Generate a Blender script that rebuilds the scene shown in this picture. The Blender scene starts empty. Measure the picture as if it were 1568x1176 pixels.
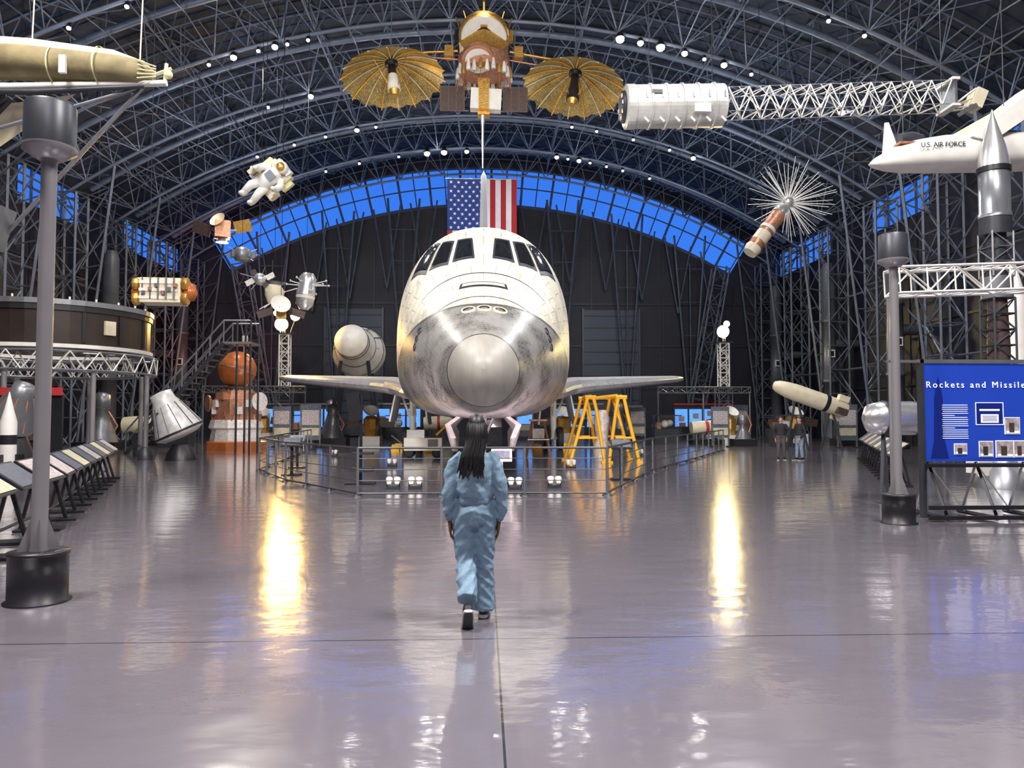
import bpy, math, random
from mathutils import Vector, Matrix, noise as mnoise
V=Vector
random.seed(7)
sc=bpy.context.scene
pi=math.pi
# ------------------------------------------------------------------ materials
def nt_new(name):
    m=bpy.data.materials.new(name); m.use_nodes=True
    nt=m.node_tree; b=nt.nodes['Principled BSDF']
    return m,nt,b
def rgba(c): return (max(0,min(c[0],1)),max(0,min(c[1],1)),max(0,min(c[2],1)),1)
def mat(name,col,rough=.5,metal=0,var=.15,scale=4,bump=0,emit=None,es=0,coat=0):
    m,nt,b=nt_new(name)
    tc=nt.nodes.new('ShaderNodeTexCoord'); no=nt.nodes.new('ShaderNodeTexNoise')
    no.inputs['Scale'].default_value=scale; no.inputs['Detail'].default_value=4
    nt.links.new(tc.outputs['Object'],no.inputs['Vector'])
    mx=nt.nodes.new('ShaderNodeMix'); mx.data_type='RGBA'
    mx.inputs[6].default_value=rgba([c*(1-2*var) for c in col]); mx.inputs[7].default_value=rgba([c*(1+2*var) for c in col])
    nt.links.new(no.outputs['Fac'],mx.inputs[0]); nt.links.new(mx.outputs[2],b.inputs['Base Color'])
    b.inputs['Roughness'].default_value=rough; b.inputs['Metallic'].default_value=metal
    if coat: b.inputs['Coat Weight'].default_value=coat
    if emit:
        b.inputs['Emission Color'].default_value=rgba(emit); b.inputs['Emission Strength'].default_value=es
    if bump:
        bp=nt.nodes.new('ShaderNodeBump'); bp.inputs['Strength'].default_value=bump; bp.inputs['Distance'].default_value=.02
        nt.links.new(no.outputs['Fac'],bp.inputs['Height']); nt.links.new(bp.outputs['Normal'],b.inputs['Normal'])
    return m
def mth(nt,op,a,b=None,c=None):
    n=nt.nodes.new('ShaderNodeMath'); n.operation=op
    for i,v in enumerate((a,b,c)):
        if v is None: continue
        if isinstance(v,(int,float)): n.inputs[i].default_value=v
        else: nt.links.new(v,n.inputs[i])
    return n.outputs[0]
def mixc(nt,f,a,b):
    n=nt.nodes.new('ShaderNodeMix'); n.data_type='RGBA'
    for i,v in ((0,f),(6,a),(7,b)):
        if isinstance(v,(int,float)): n.inputs[i].default_value=v
        elif isinstance(v,tuple): n.inputs[i].default_value=rgba(v)
        else: nt.links.new(v,n.inputs[i])
    return n.outputs[2]
def noise(nt,vec,scale,detail=3):
    n=nt.nodes.new('ShaderNodeTexNoise'); n.inputs['Scale'].default_value=scale; n.inputs['Detail'].default_value=detail
    if vec is not None: nt.links.new(vec,n.inputs['Vector'])
    return n.outputs['Fac']

STEEL=mat('painted_truss_steel',(.155,.185,.255),.45,.2,.3,2)
STEELB=mat('arch_chord_steel',(.16,.19,.26),.4,.2,.25,1)
STEELD=mat('column_steel_dark',(.105,.12,.155),.45,.2,.25,2)
ROOF=mat('roof_panel',(.019,.028,.052),.7,0,.4,.6)
WALL=mat('wall_dark_panel',(.011,.011,.022),.6,0,.3,.6)
RIB=mat('wall_rib_metal',(.020,.021,.032),.5,.2,.2,2)
DOORM=mat('hangar_door_metal',(.040,.050,.075),.5,.1,.1,1)
DUCT=mat('duct_metal',(.11,.12,.135),.45,.4,.2,1)
WHITE=mat('white_paint',(.76,.74,.69),.4,0,.08,3)
CREAM=mat('cream_paint',(.72,.65,.47),.45,0,.12,3)
BLACK=mat('black_paint',(.012,.012,.015),.4,0,.2,5)
DGREY=mat('dark_grey_metal',(.045,.05,.06),.4,.3,.2,4)
GREY=mat('grey_metal',(.24,.25,.27),.35,.6,.12,6)
POLE=mat('pole_paint',(.30,.29,.30),.35,.4,.06,3)
SILVER=mat('silver_metal',(.66,.66,.66),.27,.75,.12,4)
CANI=mat('canister_shell',(.66,.66,.63),.32,.35,.25,2.2)
GOLD=mat('gold_foil',(.65,.36,.09),.35,.7,.3,14,bump=.5)
COPPER=mat('copper_foil',(.50,.24,.15),.4,.5,.35,9,bump=.5)
ORANGE=mat('burnt_orange_shell',(.42,.12,.03),.3,.1,.2,3)
YELLOW=mat('safety_yellow',(.92,.47,.02),.45,0,.05,3)
RED=mat('red_paint',(.45,.03,.03),.5,0,.1,3)
BROWN=mat('solar_panel_brown',(.075,.05,.045),.4,.1,.3,12)
RINGM=mat('instrument_ring_shell',(.035,.024,.02),.35,.2,.3,1.5)
KHAKI=mat('khaki_fabric',(.23,.19,.095),.75,0,.4,3,bump=.8)
YFAB=mat('cream_yellow_fabric',(.82,.76,.42),.7,0,.15,6,bump=.4)
RUBBER=mat('tyre_rubber',(.02,.02,.022),.7,0,.1,8)
BLUE=mat('sign_blue_glow',(.012,.045,.32),.4,0,.12,1.2,emit=(.01,.05,.5),es=.3)  # emission added so the printed sign face glows by itself
DBLUE=mat('sign_deep_blue_glow',(.004,.014,.15),.4,0,.05,2,emit=(.004,.02,.25),es=.2)  # faint glow put into the print, no lamp behind it
SCREEN=mat('lit_blue_display',(.05,.2,.6),.4,0,.6,3,emit=(.12,.35,1.0),es=1.0)
SIGNW=mat('sign_white_glow',(.85,.87,.9),.5,0,.02,2,emit=(.8,.85,1),es=.35)  # lettering carries its own added glow
SIGNP=mat('sign_photo_print',(.4,.36,.36),.5,0,.5,16)
BOARD=mat('reading_board_print',(.50,.47,.34),.45,0,.25,10)
BOARDD=mat('dark_board_print',(.10,.11,.14),.35,0,.4,14)
PINKM=mat('pinkish_tile',(.80,.62,.60),.4,0,.3,7)
CAPM=mat('capsule_shingles',(.56,.55,.54),.4,.2,.25,5)
LAMP=mat('lamp_white_emitter',(1,1,1),.5,0,0,1,emit=(1,.97,.9),es=80)
LAMPS=mat('lamp_small_emitter',(1,1,1),.5,0,0,1,emit=(.9,.95,1),es=20)
SODIUM=mat('sodium_lamp_emitter',(1,.7,.3),.5,0,0,1,emit=(1,.60,.16),es=300)
SODIUM2=mat('warm_lamp_emitter',(1,.8,.4),.5,0,0,1,emit=(1,.78,.34),es=300)
DWIN=mat('cockpit_glass',(.012,.013,.016),.08,0,.2,4,coat=1)
SWEAT=mat('blue_fleece',(.21,.33,.43),.85,0,.15,22,bump=.4)
CUFF=mat('blue_rib_knit',(.17,.27,.36),.85,0,.15,60,bump=.5)
SKIN=mat('brown_skin',(.13,.06,.035),.5,0,.1,20)
SKINL=mat('light_skin',(.5,.3,.22),.5,0,.08,20)
HAIR=mat('black_hair',(.008,.007,.008),.45,0,.3,40)
HAIRB=mat('brown_hair',(.05,.025,.015),.45,0,.3,40)
SHOE=mat('black_shoe',(.012,.012,.014),.5,0,.2,20)
SOLE=mat('shoe_sole_white',(.45,.45,.45),.6,0,.1,20)
SOLED=mat('shoe_tread',(.03,.03,.032),.7,0,.4,70)
JACKET=mat('dark_jacket',(.02,.02,.025),.8,0,.3,14,bump=.5)
JEANS=mat('light_jeans',(.22,.30,.40),.85,0,.2,14,bump=.4)
DPANTS=mat('grey_trousers',(.09,.07,.07),.85,0,.2,14,bump=.4)
EYEW=mat('eye_white',(.8,.8,.78),.2,0,0,1)
FRED=mat('flag_red',(.50,.02,.03),.8,0,.1,2)
FWHITE=mat('flag_white',(.85,.82,.82),.8,0,.05,2)
FBLUE=mat('flag_blue',(.02,.05,.25),.8,0,.1,2)

def mk_mesh_gold():
    m,nt,b=nt_new('gold_antenna_mesh')
    tc=nt.nodes.new('ShaderNodeTexCoord')
    n1=noise(nt,tc.outputs['Object'],26,2); n2=noise(nt,tc.outputs['Object'],1.6,3)
    c=mixc(nt,n2,(.06,.04,.015),(.62,.42,.12))
    sp=mth(nt,'GREATER_THAN',n1,.61)
    c2=mixc(nt,sp,c,(.95,.8,.45))  # bright specks paint glints of light into the mesh colour
    nt.links.new(c2,b.inputs['Base Color']); b.inputs['Roughness'].default_value=.4; b.inputs['Metallic'].default_value=.4
    return m
GMESH=mk_mesh_gold()
def mk_glass():
    m,nt,b=nt_new('window_glass')
    t=nt.nodes.new('ShaderNodeBsdfTransparent'); g=nt.nodes.new('ShaderNodeBsdfGlossy'); g.inputs['Roughness'].default_value=.05
    x=nt.nodes.new('ShaderNodeMixShader'); x.inputs[0].default_value=.06
    nt.links.new(t.outputs[0],x.inputs[1]); nt.links.new(g.outputs[0],x.inputs[2])
    nt.links.new(x.outputs[0],nt.nodes['Material Output'].inputs['Surface']); return m
GLASS=mk_glass()
def mk_floor():
    m,nt,b=nt_new('polished_concrete')
    tc=nt.nodes.new('ShaderNodeTexCoord'); sp=nt.nodes.new('ShaderNodeSeparateXYZ')
    nt.links.new(tc.outputs['Object'],sp.inputs[0])
    n1=noise(nt,tc.outputs['Object'],.35,4); n2=noise(nt,tc.outputs['Object'],3,5)
    c=mixc(nt,n1,(.15,.135,.160),(.245,.222,.248))
    c=mixc(nt,mth(nt,'MULTIPLY',n2,.4),c,(.13,.12,.14))
    def line(co,off,per,w):
        a=mth(nt,'PINGPONG',mth(nt,'SUBTRACT',co,off),per/2)
        return mth(nt,'LESS_THAN',a,w)
    l=mth(nt,'MAXIMUM',line(sp.outputs[0],.107,9.2,.007),line(sp.outputs[1],5.66,9.2,.008))
    c=mixc(nt,l,c,(.03,.025,.03))
    nt.links.new(c,b.inputs['Base Color'])
    mp=nt.nodes.new('ShaderNodeMapping'); mp.inputs['Scale'].default_value=(1.2,2.2,1)
    nt.links.new(tc.outputs['Object'],mp.inputs[0])
    n3=noise(nt,mp.outputs[0],1.2,4)
    r=mth(nt,'MULTIPLY_ADD',n2,.15,.10)
    nt.links.new(r,b.inputs['Roughness'])
    b.inputs['Specular IOR Level'].default_value=1.0
    b.inputs['Coat Weight'].default_value=.85; b.inputs['Coat Roughness'].default_value=.08
    bp=nt.nodes.new('ShaderNodeBump'); bp.inputs['Strength'].default_value=.30; bp.inputs['Distance'].default_value=.026
    nt.links.new(n3,bp.inputs['Height']); nt.links.new(bp.outputs[0],b.inputs['Normal']); nt.links.new(bp.outputs[0],b.inputs['Coat Normal'])
    return m
FLOORM=mk_floor()
def mk_orbiter():
    m,nt,b=nt_new('orbiter_thermal_tiles')
    tc=nt.nodes.new('ShaderNodeTexCoord'); sp=nt.nodes.new('ShaderNodeSeparateXYZ')
    nt.links.new(tc.outputs['Object'],sp.inputs[0]); x,y,z=sp.outputs
    s=mth(nt,'SUBTRACT',y,16.0)
    ze=mth(nt,'SUBTRACT',z,mth(nt,'MULTIPLY',mth(nt,'MAXIMUM',mth(nt,'SUBTRACT',s,7.0),0.0),.05))
    mr=nt.nodes.new('ShaderNodeMapRange'); nt.links.new(s,mr.inputs[0])
    for i,v in ((1,2.9),(2,7.0),(3,4.5),(4,3.0)): mr.inputs[i].default_value=v
    blk=mth(nt,'MAXIMUM',mth(nt,'LESS_THAN',ze,mr.outputs[0]),mth(nt,'LESS_THAN',s,2.9))
    edge=mth(nt,'LESS_THAN',mth(nt,'ABSOLUTE',mth(nt,'SUBTRACT',ze,mr.outputs[0])),.05)
    cap=mth(nt,'LESS_THAN',s,.98)
    seam=mth(nt,'LESS_THAN',mth(nt,'ABSOLUTE',mth(nt,'SUBTRACT',s,1.0)),.03)
    ang=mth(nt,'ARCTAN2',x,mth(nt,'SUBTRACT',ze,3.1))
    cb=nt.nodes.new('ShaderNodeCombineXYZ')
    nt.links.new(mth(nt,'MULTIPLY',ang,1.6),cb.inputs[0]); nt.links.new(s,cb.inputs[1])
    def brick(w,h,mo,c1,c2,cm,bias=0):
        k=nt.nodes.new('ShaderNodeTexBrick'); k.inputs['Scale'].default_value=1; k.inputs['Bias'].default_value=bias
        k.inputs['Brick Width'].default_value=w; k.inputs['Row Height'].default_value=h; k.inputs['Mortar Size'].default_value=mo
        k.inputs['Color1'].default_value=rgba(c1);k.inputs['Color2'].default_value=rgba(c2);k.inputs['Mortar'].default_value=rgba(cm)
        nt.links.new(cb.outputs[0],k.inputs['Vector']); return k
    kb=brick(.13,.13,.006,(.075,.073,.072),(.235,.23,.22),(.36,.35,.33),-.1)  # lighter tile and mortar tones paint in the sparkle of highlights
    kw=brick(.42,.34,.008,(.86,.81,.67),(.74,.69,.55),(.34,.30,.21))
    n1=noise(nt,tc.outputs['Object'],1.3,5); n2=noise(nt,tc.outputs['Object'],9,4)
    mp=nt.nodes.new('ShaderNodeMapping'); mp.inputs['Scale'].default_value=(3.5,.8,.8); nt.links.new(tc.outputs['Object'],mp.inputs[0])
    n3=noise(nt,mp.outputs[0],1.4,6)
    white=mixc(nt,mth(nt,'MULTIPLY',mth(nt,'GREATER_THAN',n2,.58),.35),kw.outputs[0],(.40,.34,.22))
    white=mixc(nt,mth(nt,'MULTIPLY',n1,.18),white,(.92,.89,.80))
    gr=nt.nodes.new('ShaderNodeMapRange'); nt.links.new(n3,gr.inputs[0])
    for i,v in ((1,.50),(2,.66),(3,0.),(4,.65)): gr.inputs[i].default_value=v
    white=mixc(nt,gr.outputs[0],white,(.40,.37,.30))
    black=mixc(nt,mth(nt,'MULTIPLY',n2,.5),kb.outputs[0],(.09,.088,.085))
    gb=nt.nodes.new('ShaderNodeMapRange'); nt.links.new(n1,gb.inputs[0])
    for i,v in ((1,.40),(2,.60),(3,0.),(4,.65)): gb.inputs[i].default_value=v
    black=mixc(nt,gb.outputs[0],black,(.40,.39,.37))
    c=mixc(nt,blk,white,black)
    c=mixc(nt,mth(nt,'MULTIPLY',edge,.85),c,(.06,.055,.045))
    c=mixc(nt,cap,c,mixc(nt,n3,(.22,.21,.185),(.48,.46,.41)))
    c=mixc(nt,seam,c,(.02,.02,.02))
    nt.links.new(c,b.inputs['Base Color'])
    r=mth(nt,'MULTIPLY_ADD',blk,-.08,.44)
    nt.links.new(mth(nt,'MULTIPLY_ADD',cap,.10,r),b.inputs['Roughness'])
    nt.links.new(mth(nt,'MULTIPLY',mth(nt,'SUBTRACT',blk,cap),.08),b.inputs['Metallic'])
    b.inputs['Specular IOR Level'].default_value=.7
    bp=nt.nodes.new('ShaderNodeBump'); bp.inputs['Strength'].default_value=.40; bp.inputs['Distance'].default_value=.008
    nt.links.new(mth(nt,'MULTIPLY',mth(nt,'MULTIPLY_ADD',n2,1.6,mth(nt,'MULTIPLY',kb.outputs['Fac'],.6)),mth(nt,'SUBTRACT',1.0,cap)),bp.inputs['Height']); nt.links.new(bp.outputs[0],b.inputs['Normal'])
    return m
ORB=mk_orbiter()
WTOP=mat('wing_upper_tiles',(.55,.53,.50),.45,0,.25,3)
WBOT=mat('wing_lower_tiles',(.20,.20,.22),.38,0,.35,5)
WLE=mat('wing_leading_edge',(.34,.34,.36),.4,0,.25,5)

# ------------------------------------------------------------------ mesh builder
def frame(a):
    z=V(a).normalized(); up=V((0,0,1)) if abs(z.z)<.9 else V((1,0,0))
    x=up.cross(z).normalized(); y=z.cross(x); return x,y,z
class MB:
    def __init__(s): s.v=[];s.f=[];s.m=[];s.sm=[];s.mats=[]
    def mi(s,m):
        if m not in s.mats: s.mats.append(m)
        return s.mats.index(m)
    def add(s,vs,fs,m,smooth=False):
        o=len(s.v); s.v+= [tuple(p) for p in vs]
        k=s.mi(m)
        for f in fs: s.f.append(tuple(i+o for i in f)); s.m.append(k); s.sm.append(smooth)
    def box(s,c,d,m,R=None):
        hx,hy,hz=d[0]/2,d[1]/2,d[2]/2; c=V(c)
        ps=[V((sx*hx,sy*hy,sz*hz)) for sx in(-1,1) for sy in(-1,1) for sz in(-1,1)]
        if R is not None: ps=[R@p for p in ps]
        s.add([c+p for p in ps],[(0,1,3,2),(4,6,7,5),(0,4,5,1),(2,3,7,6),(0,2,6,4),(1,5,7,3)],m)
    def seg(s,a,b,r,m,r2=None,n=4,caps=True,smooth=None):
        a=V(a);b=V(b)
        if (b-a).length<1e-6: return
        x,y,z=frame(b-a); r2=r if r2 is None else r2
        vs=[a+(x*math.cos(2*pi*i/n)+y*math.sin(2*pi*i/n))*r for i in range(n)]+[b+(x*math.cos(2*pi*i/n)+y*math.sin(2*pi*i/n))*r2 for i in range(n)]
        fs=[(i,(i+1)%n,n+(i+1)%n,n+i) for i in range(n)]
        s.add(vs,fs,m,n>6 if smooth is None else smooth)
        if caps: s.add(vs,[tuple(range(n-1,-1,-1)),tuple(range(n,2*n))],m)
    def loft(s,rings,m,smooth=True,cap=True,closed=True):
        n=len(rings[0]); vs=[p for r in rings for p in r]; fs=[]
        for j in range(len(rings)-1):
            for i in range(n if closed else n-1):
                k=(i+1)%n; fs.append((j*n+i,j*n+k,(j+1)*n+k,(j+1)*n+i))
        s.add(vs,fs,m,smooth)
        if cap: s.add(rings[0]+rings[-1],[tuple(range(n-1,-1,-1)),tuple(range(n,2*n))],m,False)
    def tube(s,pts,rad,m,n=10,cap=True):
        pts=[V(p) for p in pts]; rings=[]; 
        if isinstance(rad,(int,float)): rad=[rad]*len(pts)
        t=(pts[1]-pts[0]).normalized(); x,y,z=frame(t)
        for i,p in enumerate(pts):
            if i==0: t=(pts[1]-pts[0])
            elif i==len(pts)-1: t=(pts[-1]-pts[-2])
            else: t=(pts[i+1]-pts[i-1])
            t=t.normalized(); x=(x-t*x.dot(t)).normalized(); y=t.cross(x)
            rings.append([p+(x*math.cos(2*pi*k/n)+y*math.sin(2*pi*k/n))*rad[i] for k in range(n)])
        s.loft(rings,m,True,cap)
    def lathe(s,prof,o,ax,m,n=24,cap=True,smooth=True,arc=None):
        x,y,z=frame(ax); o=V(o)
        rings=[[o+z*h+(x*math.cos(2*pi*k/n)+y*math.sin(2*pi*k/n))*max(r,1e-4) for k in range(n)] for r,h in prof]
        s.loft(rings,m,smooth,cap)
    def sph(s,c,r,m,nu=16,nv=10,R=None):
        if isinstance(r,(int,float)): r=(r,r,r)
        c=V(c); rings=[]
        for j in range(nv+1):
            t=pi*j/nv; rr=max(math.sin(t),1e-3); ring=[]
            for i in range(nu):
                p=V((r[0]*rr*math.cos(2*pi*i/nu),r[1]*rr*math.sin(2*pi*i/nu),-r[2]*math.cos(t)))
                if R is not None: p=R@p
                ring.append(c+p)
            rings.append(ring)
        s.loft(rings,m,True,True)
    def truss(s,a,b,w,h,nb,r,m,rw=None,upv=(0,0,1)):
        a=V(a);b=V(b);z=(b-a).normalized(); up=V(upv)
        if abs(z.dot(up))>.95: up=V((0,1,0))
        x=up.cross(z).normalized(); y=z.cross(x); rw=rw or r*.6
        cs=[x*(w/2)*i+y*(h/2)*j for i,j in((-1,-1),(1,-1),(1,1),(-1,1))]
        P=[[a+(b-a)*(k/nb)+c for c in cs] for k in range(nb+1)]
        for c in range(4): s.seg(P[0][c],P[-1][c],r,m)
        for k in range(nb+1):
            for c in range(4):
                d=(c+1)%4
                s.seg(P[k][c],P[k][d],rw,m,caps=False)
                if k<nb:
                    if (k+c)%2: s.seg(P[k][c],P[k+1][d],rw,m,caps=False)
                    else: s.seg(P[k][d],P[k+1][c],rw,m,caps=False)
    def obj(s,name,parent=None):
        me=bpy.data.meshes.new(name); me.from_pydata(s.v,[],s.f)
        for m in s.mats: me.materials.append(m)
        me.polygons.foreach_set('material_index',s.m); me.polygons.foreach_set('use_smooth',s.sm); me.update()
        o=bpy.data.objects.new(name,me); sc.collection.objects.link(o)
        if parent: o.parent=parent
        return o
def RX(a): return Matrix.Rotation(a,3,'X')
def RY(a): return Matrix.Rotation(a,3,'Y')
def RZ(a): return Matrix.Rotation(a,3,'Z')

# ------------------------------------------------------------------ room shell
Z0=-20.6; PH=math.asin(25/44.0); YF=62.0; YB=-14.0
def arc(R,p,y): return V((R*math.sin(p),y,Z0+R*math.cos(p)))
b=MB(); b.box((0,(YF+YB)/2,-.1),(50.4,YF-YB+.4,.2),FLOORM); b.obj('floor')
b=MB(); N=40
r0=[arc(44,-PH+2*PH*i/N,YB) for i in range(N+1)]; r1=[arc(44,-PH+2*PH*i/N,YF+.2) for i in range(N+1)]
r2=[arc(44.3,-PH+2*PH*i/N,YB) for i in range(N+1)]; r3=[arc(44.3,-PH+2*PH*i/N,YF+.2) for i in range(N+1)]
b.loft([r0,r1],ROOF,False,False,False); b.loft([r2,r3],ROOF,False,False,False)
for y in range(-13,62,1):
    b.loft([[p+V((0,y-YB,0)) for p in r0],[p+V((0,y-YB,-.05))*1 for p in r0],[p+V((0,y-YB+.1,-.05)) for p in r0]],ROOF,False,False,False)
b.obj('ceiling')
ZE=Z0+44*math.cos(PH)
for sgn,nm in((-1,'left'),(1,'right')):
    b=MB()
    b.box((sgn*25.1,(YF+YB)/2,6.7),(.2,YF-YB,13.4),WALL)
    b.box((sgn*25.1,(YF+YB)/2,ZE-.1),(.2,YF-YB,.3),WALL)
    for y in range(-12,62,3): b.box((sgn*24.96,y,6.6),(.06,.12,13.2),RIB)
    for z in(3.5,7,10.4): b.box((sgn*24.94,(YF+YB)/2,z),(.08,YF-YB,.14),RIB)
    for y in range(-10,62,12): b.box((sgn*25.1,y,14.4),(.18,5.6,2.1),WALL)
    b.obj('wall_'+nm)
    b=MB(); b.box((sgn*25.12,(YF+YB)/2,14.4),(.02,YF-YB-.4,2.1),GLASS)
    y=YB+.5
    while y<YF: b.box((sgn*25.0,y,14.4),(.12,.1,2.1),STEELD); y+=1.5
    b.box((sgn*25.0,(YF+YB)/2,14.3),(.12,YF-YB-.4,.1),STEELD)
    b.obj('window_'+('1' if sgn<0 else '2'))
b=MB(); RB=39.9; RT=43.0; PW=.54; n=40
ph=[-PH+2*PH*i/n for i in range(n+1)]
for i in range(n):
    p,q=ph[i],ph[i+1]; a0=arc(RB,p,YF);a1=arc(RB,q,YF)
    b.add([(a0.x,YF,0),(a1.x,YF,0),a1,a0],[(0,1,2,3)],WALL)
    lo=RT if abs((p+q)/2)<PW else RB
    b.add([arc(lo,p,YF),arc(lo,q,YF),arc(44.1,q,YF),arc(44.1,p,YF)],[(0,1,2,3)],WALL)
for sg in(-1,1):
    a=arc(RB,sg*PH,YF); e=arc(44.1,sg*PH,YF)
    b.add([(a.x,YF,0),(sg*25.1,YF,0),(e.x,YF,e.z),(a.x,YF,a.z)],[(0,1,2,3)],WALL)
for x in range(-21,22,3): 
    z=Z0+math.sqrt(RB*RB-x*x)
    b.box((x,YF-.05,z/2),(.12,.1,z),RIB)
for z in(4,7.5,11): b.box((0,YF-.06,z),(49,.1,.14),RIB)
b.obj('wall_far')
b=MB()
for i in range(n):
    p=-PW+2*PW*i/n;q=-PW+2*PW*(i+1)/n
    b.add([arc(RB,p,YF+.1),arc(RB,q,YF+.1),arc(RT,q,YF+.1),arc(RT,p,YF+.1)],[(0,1,2,3)],GLASS)
    for R,r in((RB,.12),(RT,.12),((RB+RT)/2,.06)): b.seg(arc(R,p,YF),arc(R,q,YF),r,STEELD)
m=int(2*PW*41/1.25)
for i in range(m+1):
    p=-PW+2*PW*i/m; b.seg(arc(RB,p,YF),arc(RT,p,YF),.05 if i%2 else .1,STEELD)
b.obj('window_3')
b=MB(); b.box((0,YB-.1,11.5),(50.4,.2,23),WALL); b.obj('wall_back')
b=MB()
for x in (10.6,-10.6):
    b.box((x,YF-.2,5.3),(4.6,.12,10.4),DOORM)
    for z in range(1,11): b.box((x,YF-.28,z),(4.6,.05,.08),RIB)
    for dx in(-2.35,2.35): b.box((x+dx,YF-.25,5.3),(.15,.2,10.6),DGREY)
b.obj('door_1')

# ------------------------------------------------------------------ roof trusses
ys=[61-6*i for i in range(13)]
b=MB(); N=30; RI=42.2; RO=43.75
P=[-PH+2*PH*i/N for i in range(N+1)]
for y in ys:
    for i in range(N):
        p,q=P[i],P[i+1]; mid=(p+q)/2
        b.seg(arc(RI,p,y),arc(RI,q,y),.09,STEELB,n=6,caps=False)
        for d in(-.8,.8):
            if y+d>YF-.2: d=0.2
            b.seg(arc(RO,p,y+d),arc(RO,q,y+d),.05,STEEL,caps=False)
            b.seg(arc(RI,p,y),arc(RO,mid,y+d),.035,STEEL,caps=False)
            b.seg(arc(RO,mid,y+d),arc(RI,q,y),.035,STEEL,caps=False)
        if y<YF-2: b.seg(arc(RO,p,y-.8),arc(RO,p,y+.8),.035,STEEL,caps=False)
for k in range(len(ys)-1):
    ya,yb=ys[k],ys[k+1]; ym=(ya+yb)/2
    if k in(0,1,2,3,4):   # air duct following the arch at mid-bay, wall to wall
        b.tube([arc(43.2,-PH+.02+(2*PH-.04)*i/32,ym) for i in range(33)],.17,STEELB,10)
    for i in range(0,N+1,2):
        b.seg(arc(RO,P[i],ya),arc(RO,P[i],yb),.05,STEEL,caps=False)
        if i%4==2:
            b.seg(arc(42.6,P[i],ya),arc(42.6,P[i],yb),.045,STEEL,caps=False)
            for j in range(6):
                y0=ya+(yb-ya)*j/6; y1=ya+(yb-ya)*(j+1)/6
                if j%2: b.seg(arc(42.6,P[i],y0),arc(RO,P[i],y1),.03,STEEL,caps=False)
                else: b.seg(arc(RO,P[i],y0),arc(42.6,P[i],y1),.03,STEEL,caps=False)
        if i<N-1:
            b.seg(arc(RO,P[i],ya),arc(RO,P[i+2],yb),.035,STEEL,caps=False)
            b.seg(arc(RO,P[i+2],ya),arc(RO,P[i],yb),.035,STEEL,caps=False)
            for yy in(ya,yb):
                b.seg(arc(RI,P[i+1],yy),arc(RO,P[i],ym),.035,STEEL,caps=False)
                b.seg(arc(RI,P[i+1],yy),arc(RO,P[i+2],ym),.035,STEEL,caps=False)
            b.seg(arc(RI,P[i+1],ya),arc(RI+.6,P[i+1],ym),.035,STEEL,caps=False); b.seg(arc(RI+.6,P[i+1],ym),arc(RI,P[i+1],yb),.035,STEEL,caps=False)
b.obj('roof_truss')
b=MB()
for sg in(-1,1):
    for y in ys[:10]:
        b.truss((sg*23.4,y,0),(sg*23.4,y,14.2),1.3,1.3,9,.08,STEELD,.045)
        b.seg((sg*22.75,y,0),(sg*21.0,y,15.9),.09,STEELD)
        for k in range(7): 
            t0=k/7;t1=(k+.5)/7
            b.seg((sg*22.75,y,14*t0),(sg*(22.75-1.75*t1),y,15.9*t1),.04,STEELD,caps=False)
            b.seg((sg*(22.75-1.75*t1),y,15.9*t1),(sg*22.75,y,14*(k+1)/7),.04,STEELD,caps=False)
    for k in range(9):
        ya,yb=ys[k],ys[k+1]
        for z0,z1 in((0,4.7),(4.7,9.4),(9.4,14.1)):
            b.seg((sg*23.6,ya,z0),(sg*23.6,yb,z1),.05,STEELD,caps=False)
            b.seg((sg*23.6,yb,z0),(sg*23.6,ya,z1),.05,STEELD,caps=False)
            b.seg((sg*23.6,yb,z1),(sg*23.6,ya,z1),.06,STEELD,caps=False)
b.obj('side_wall_truss_columns')
b=MB()
for sg,y in((-1,58),(-1,47),(1,58),(1,49),(1,41)):
    x=sg*23.0
    b.lathe([(.45,0),(.45,3.9),(.5,3.9),(.5,4.1),(.45,4.1),(.45,7.9),(.5,7.9),(.5,8.1),(.45,8.1),(.45,11.4),(.3,11.9)],(x,y,0),(0,0,1),DUCT,16)
    b.seg((x,y,6.5),(sg*24.9,y,6.5),.3,DUCT,n=12)
    b.lathe([(.56,0),(.56,.3)],(x,y,0),(0,0,1),DGREY,16)
    b.box((x-sg*.1,y-.56,5.8),(.45,.06,.5),WHITE); b.box((x-sg*.1,y-.6,5.8),(.28,.03,.34),BLACK)
b.obj('ventilation_ducts')
b=MB()
for x in(-17,-11.8,-6.5,6.5,11.8,17):
    zt=Z0+math.sqrt(RI*RI-x*x)-.2
    for d in(-1,1):
        b.seg((x,YF-1.2,4 if abs(x)<7 else 0),(x+d*1.3,YF-1.2,zt*.93),.09,STEELD)
    b.seg((x,YF-1.2,0),(x,YF-1.2,zt*.8),.05,STEELD)
    for k in range(1,6):
        t=k/6; z=4+(zt*.93-4)*t if abs(x)<7 else zt*.93*t
        b.seg((x-1.3*t,YF-1.2,z),(x+1.3*t,YF-1.2,z),.035,STEELD)
for x in range(-18,19,3):
    zt=Z0+math.sqrt(40.2**2-x*x); 
    b.seg((x,YF-.8,zt),(x+1.1,YF-.8,zt-6.5),.07,STEELD); b.seg((x+2.2,YF-.8,Z0+math.sqrt(40.2**2-(x+2.2)**2)),(x+1.1,YF-.8,zt-6.5),.07,STEELD)
for sg in(-1,1):
    b.truss((sg*16.5,YF-3,0),(sg*19.0,YF-3,13.5),1.1,1.1,9,.08,STEELD,.045)
b.obj('end_wall_truss_columns')

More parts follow.
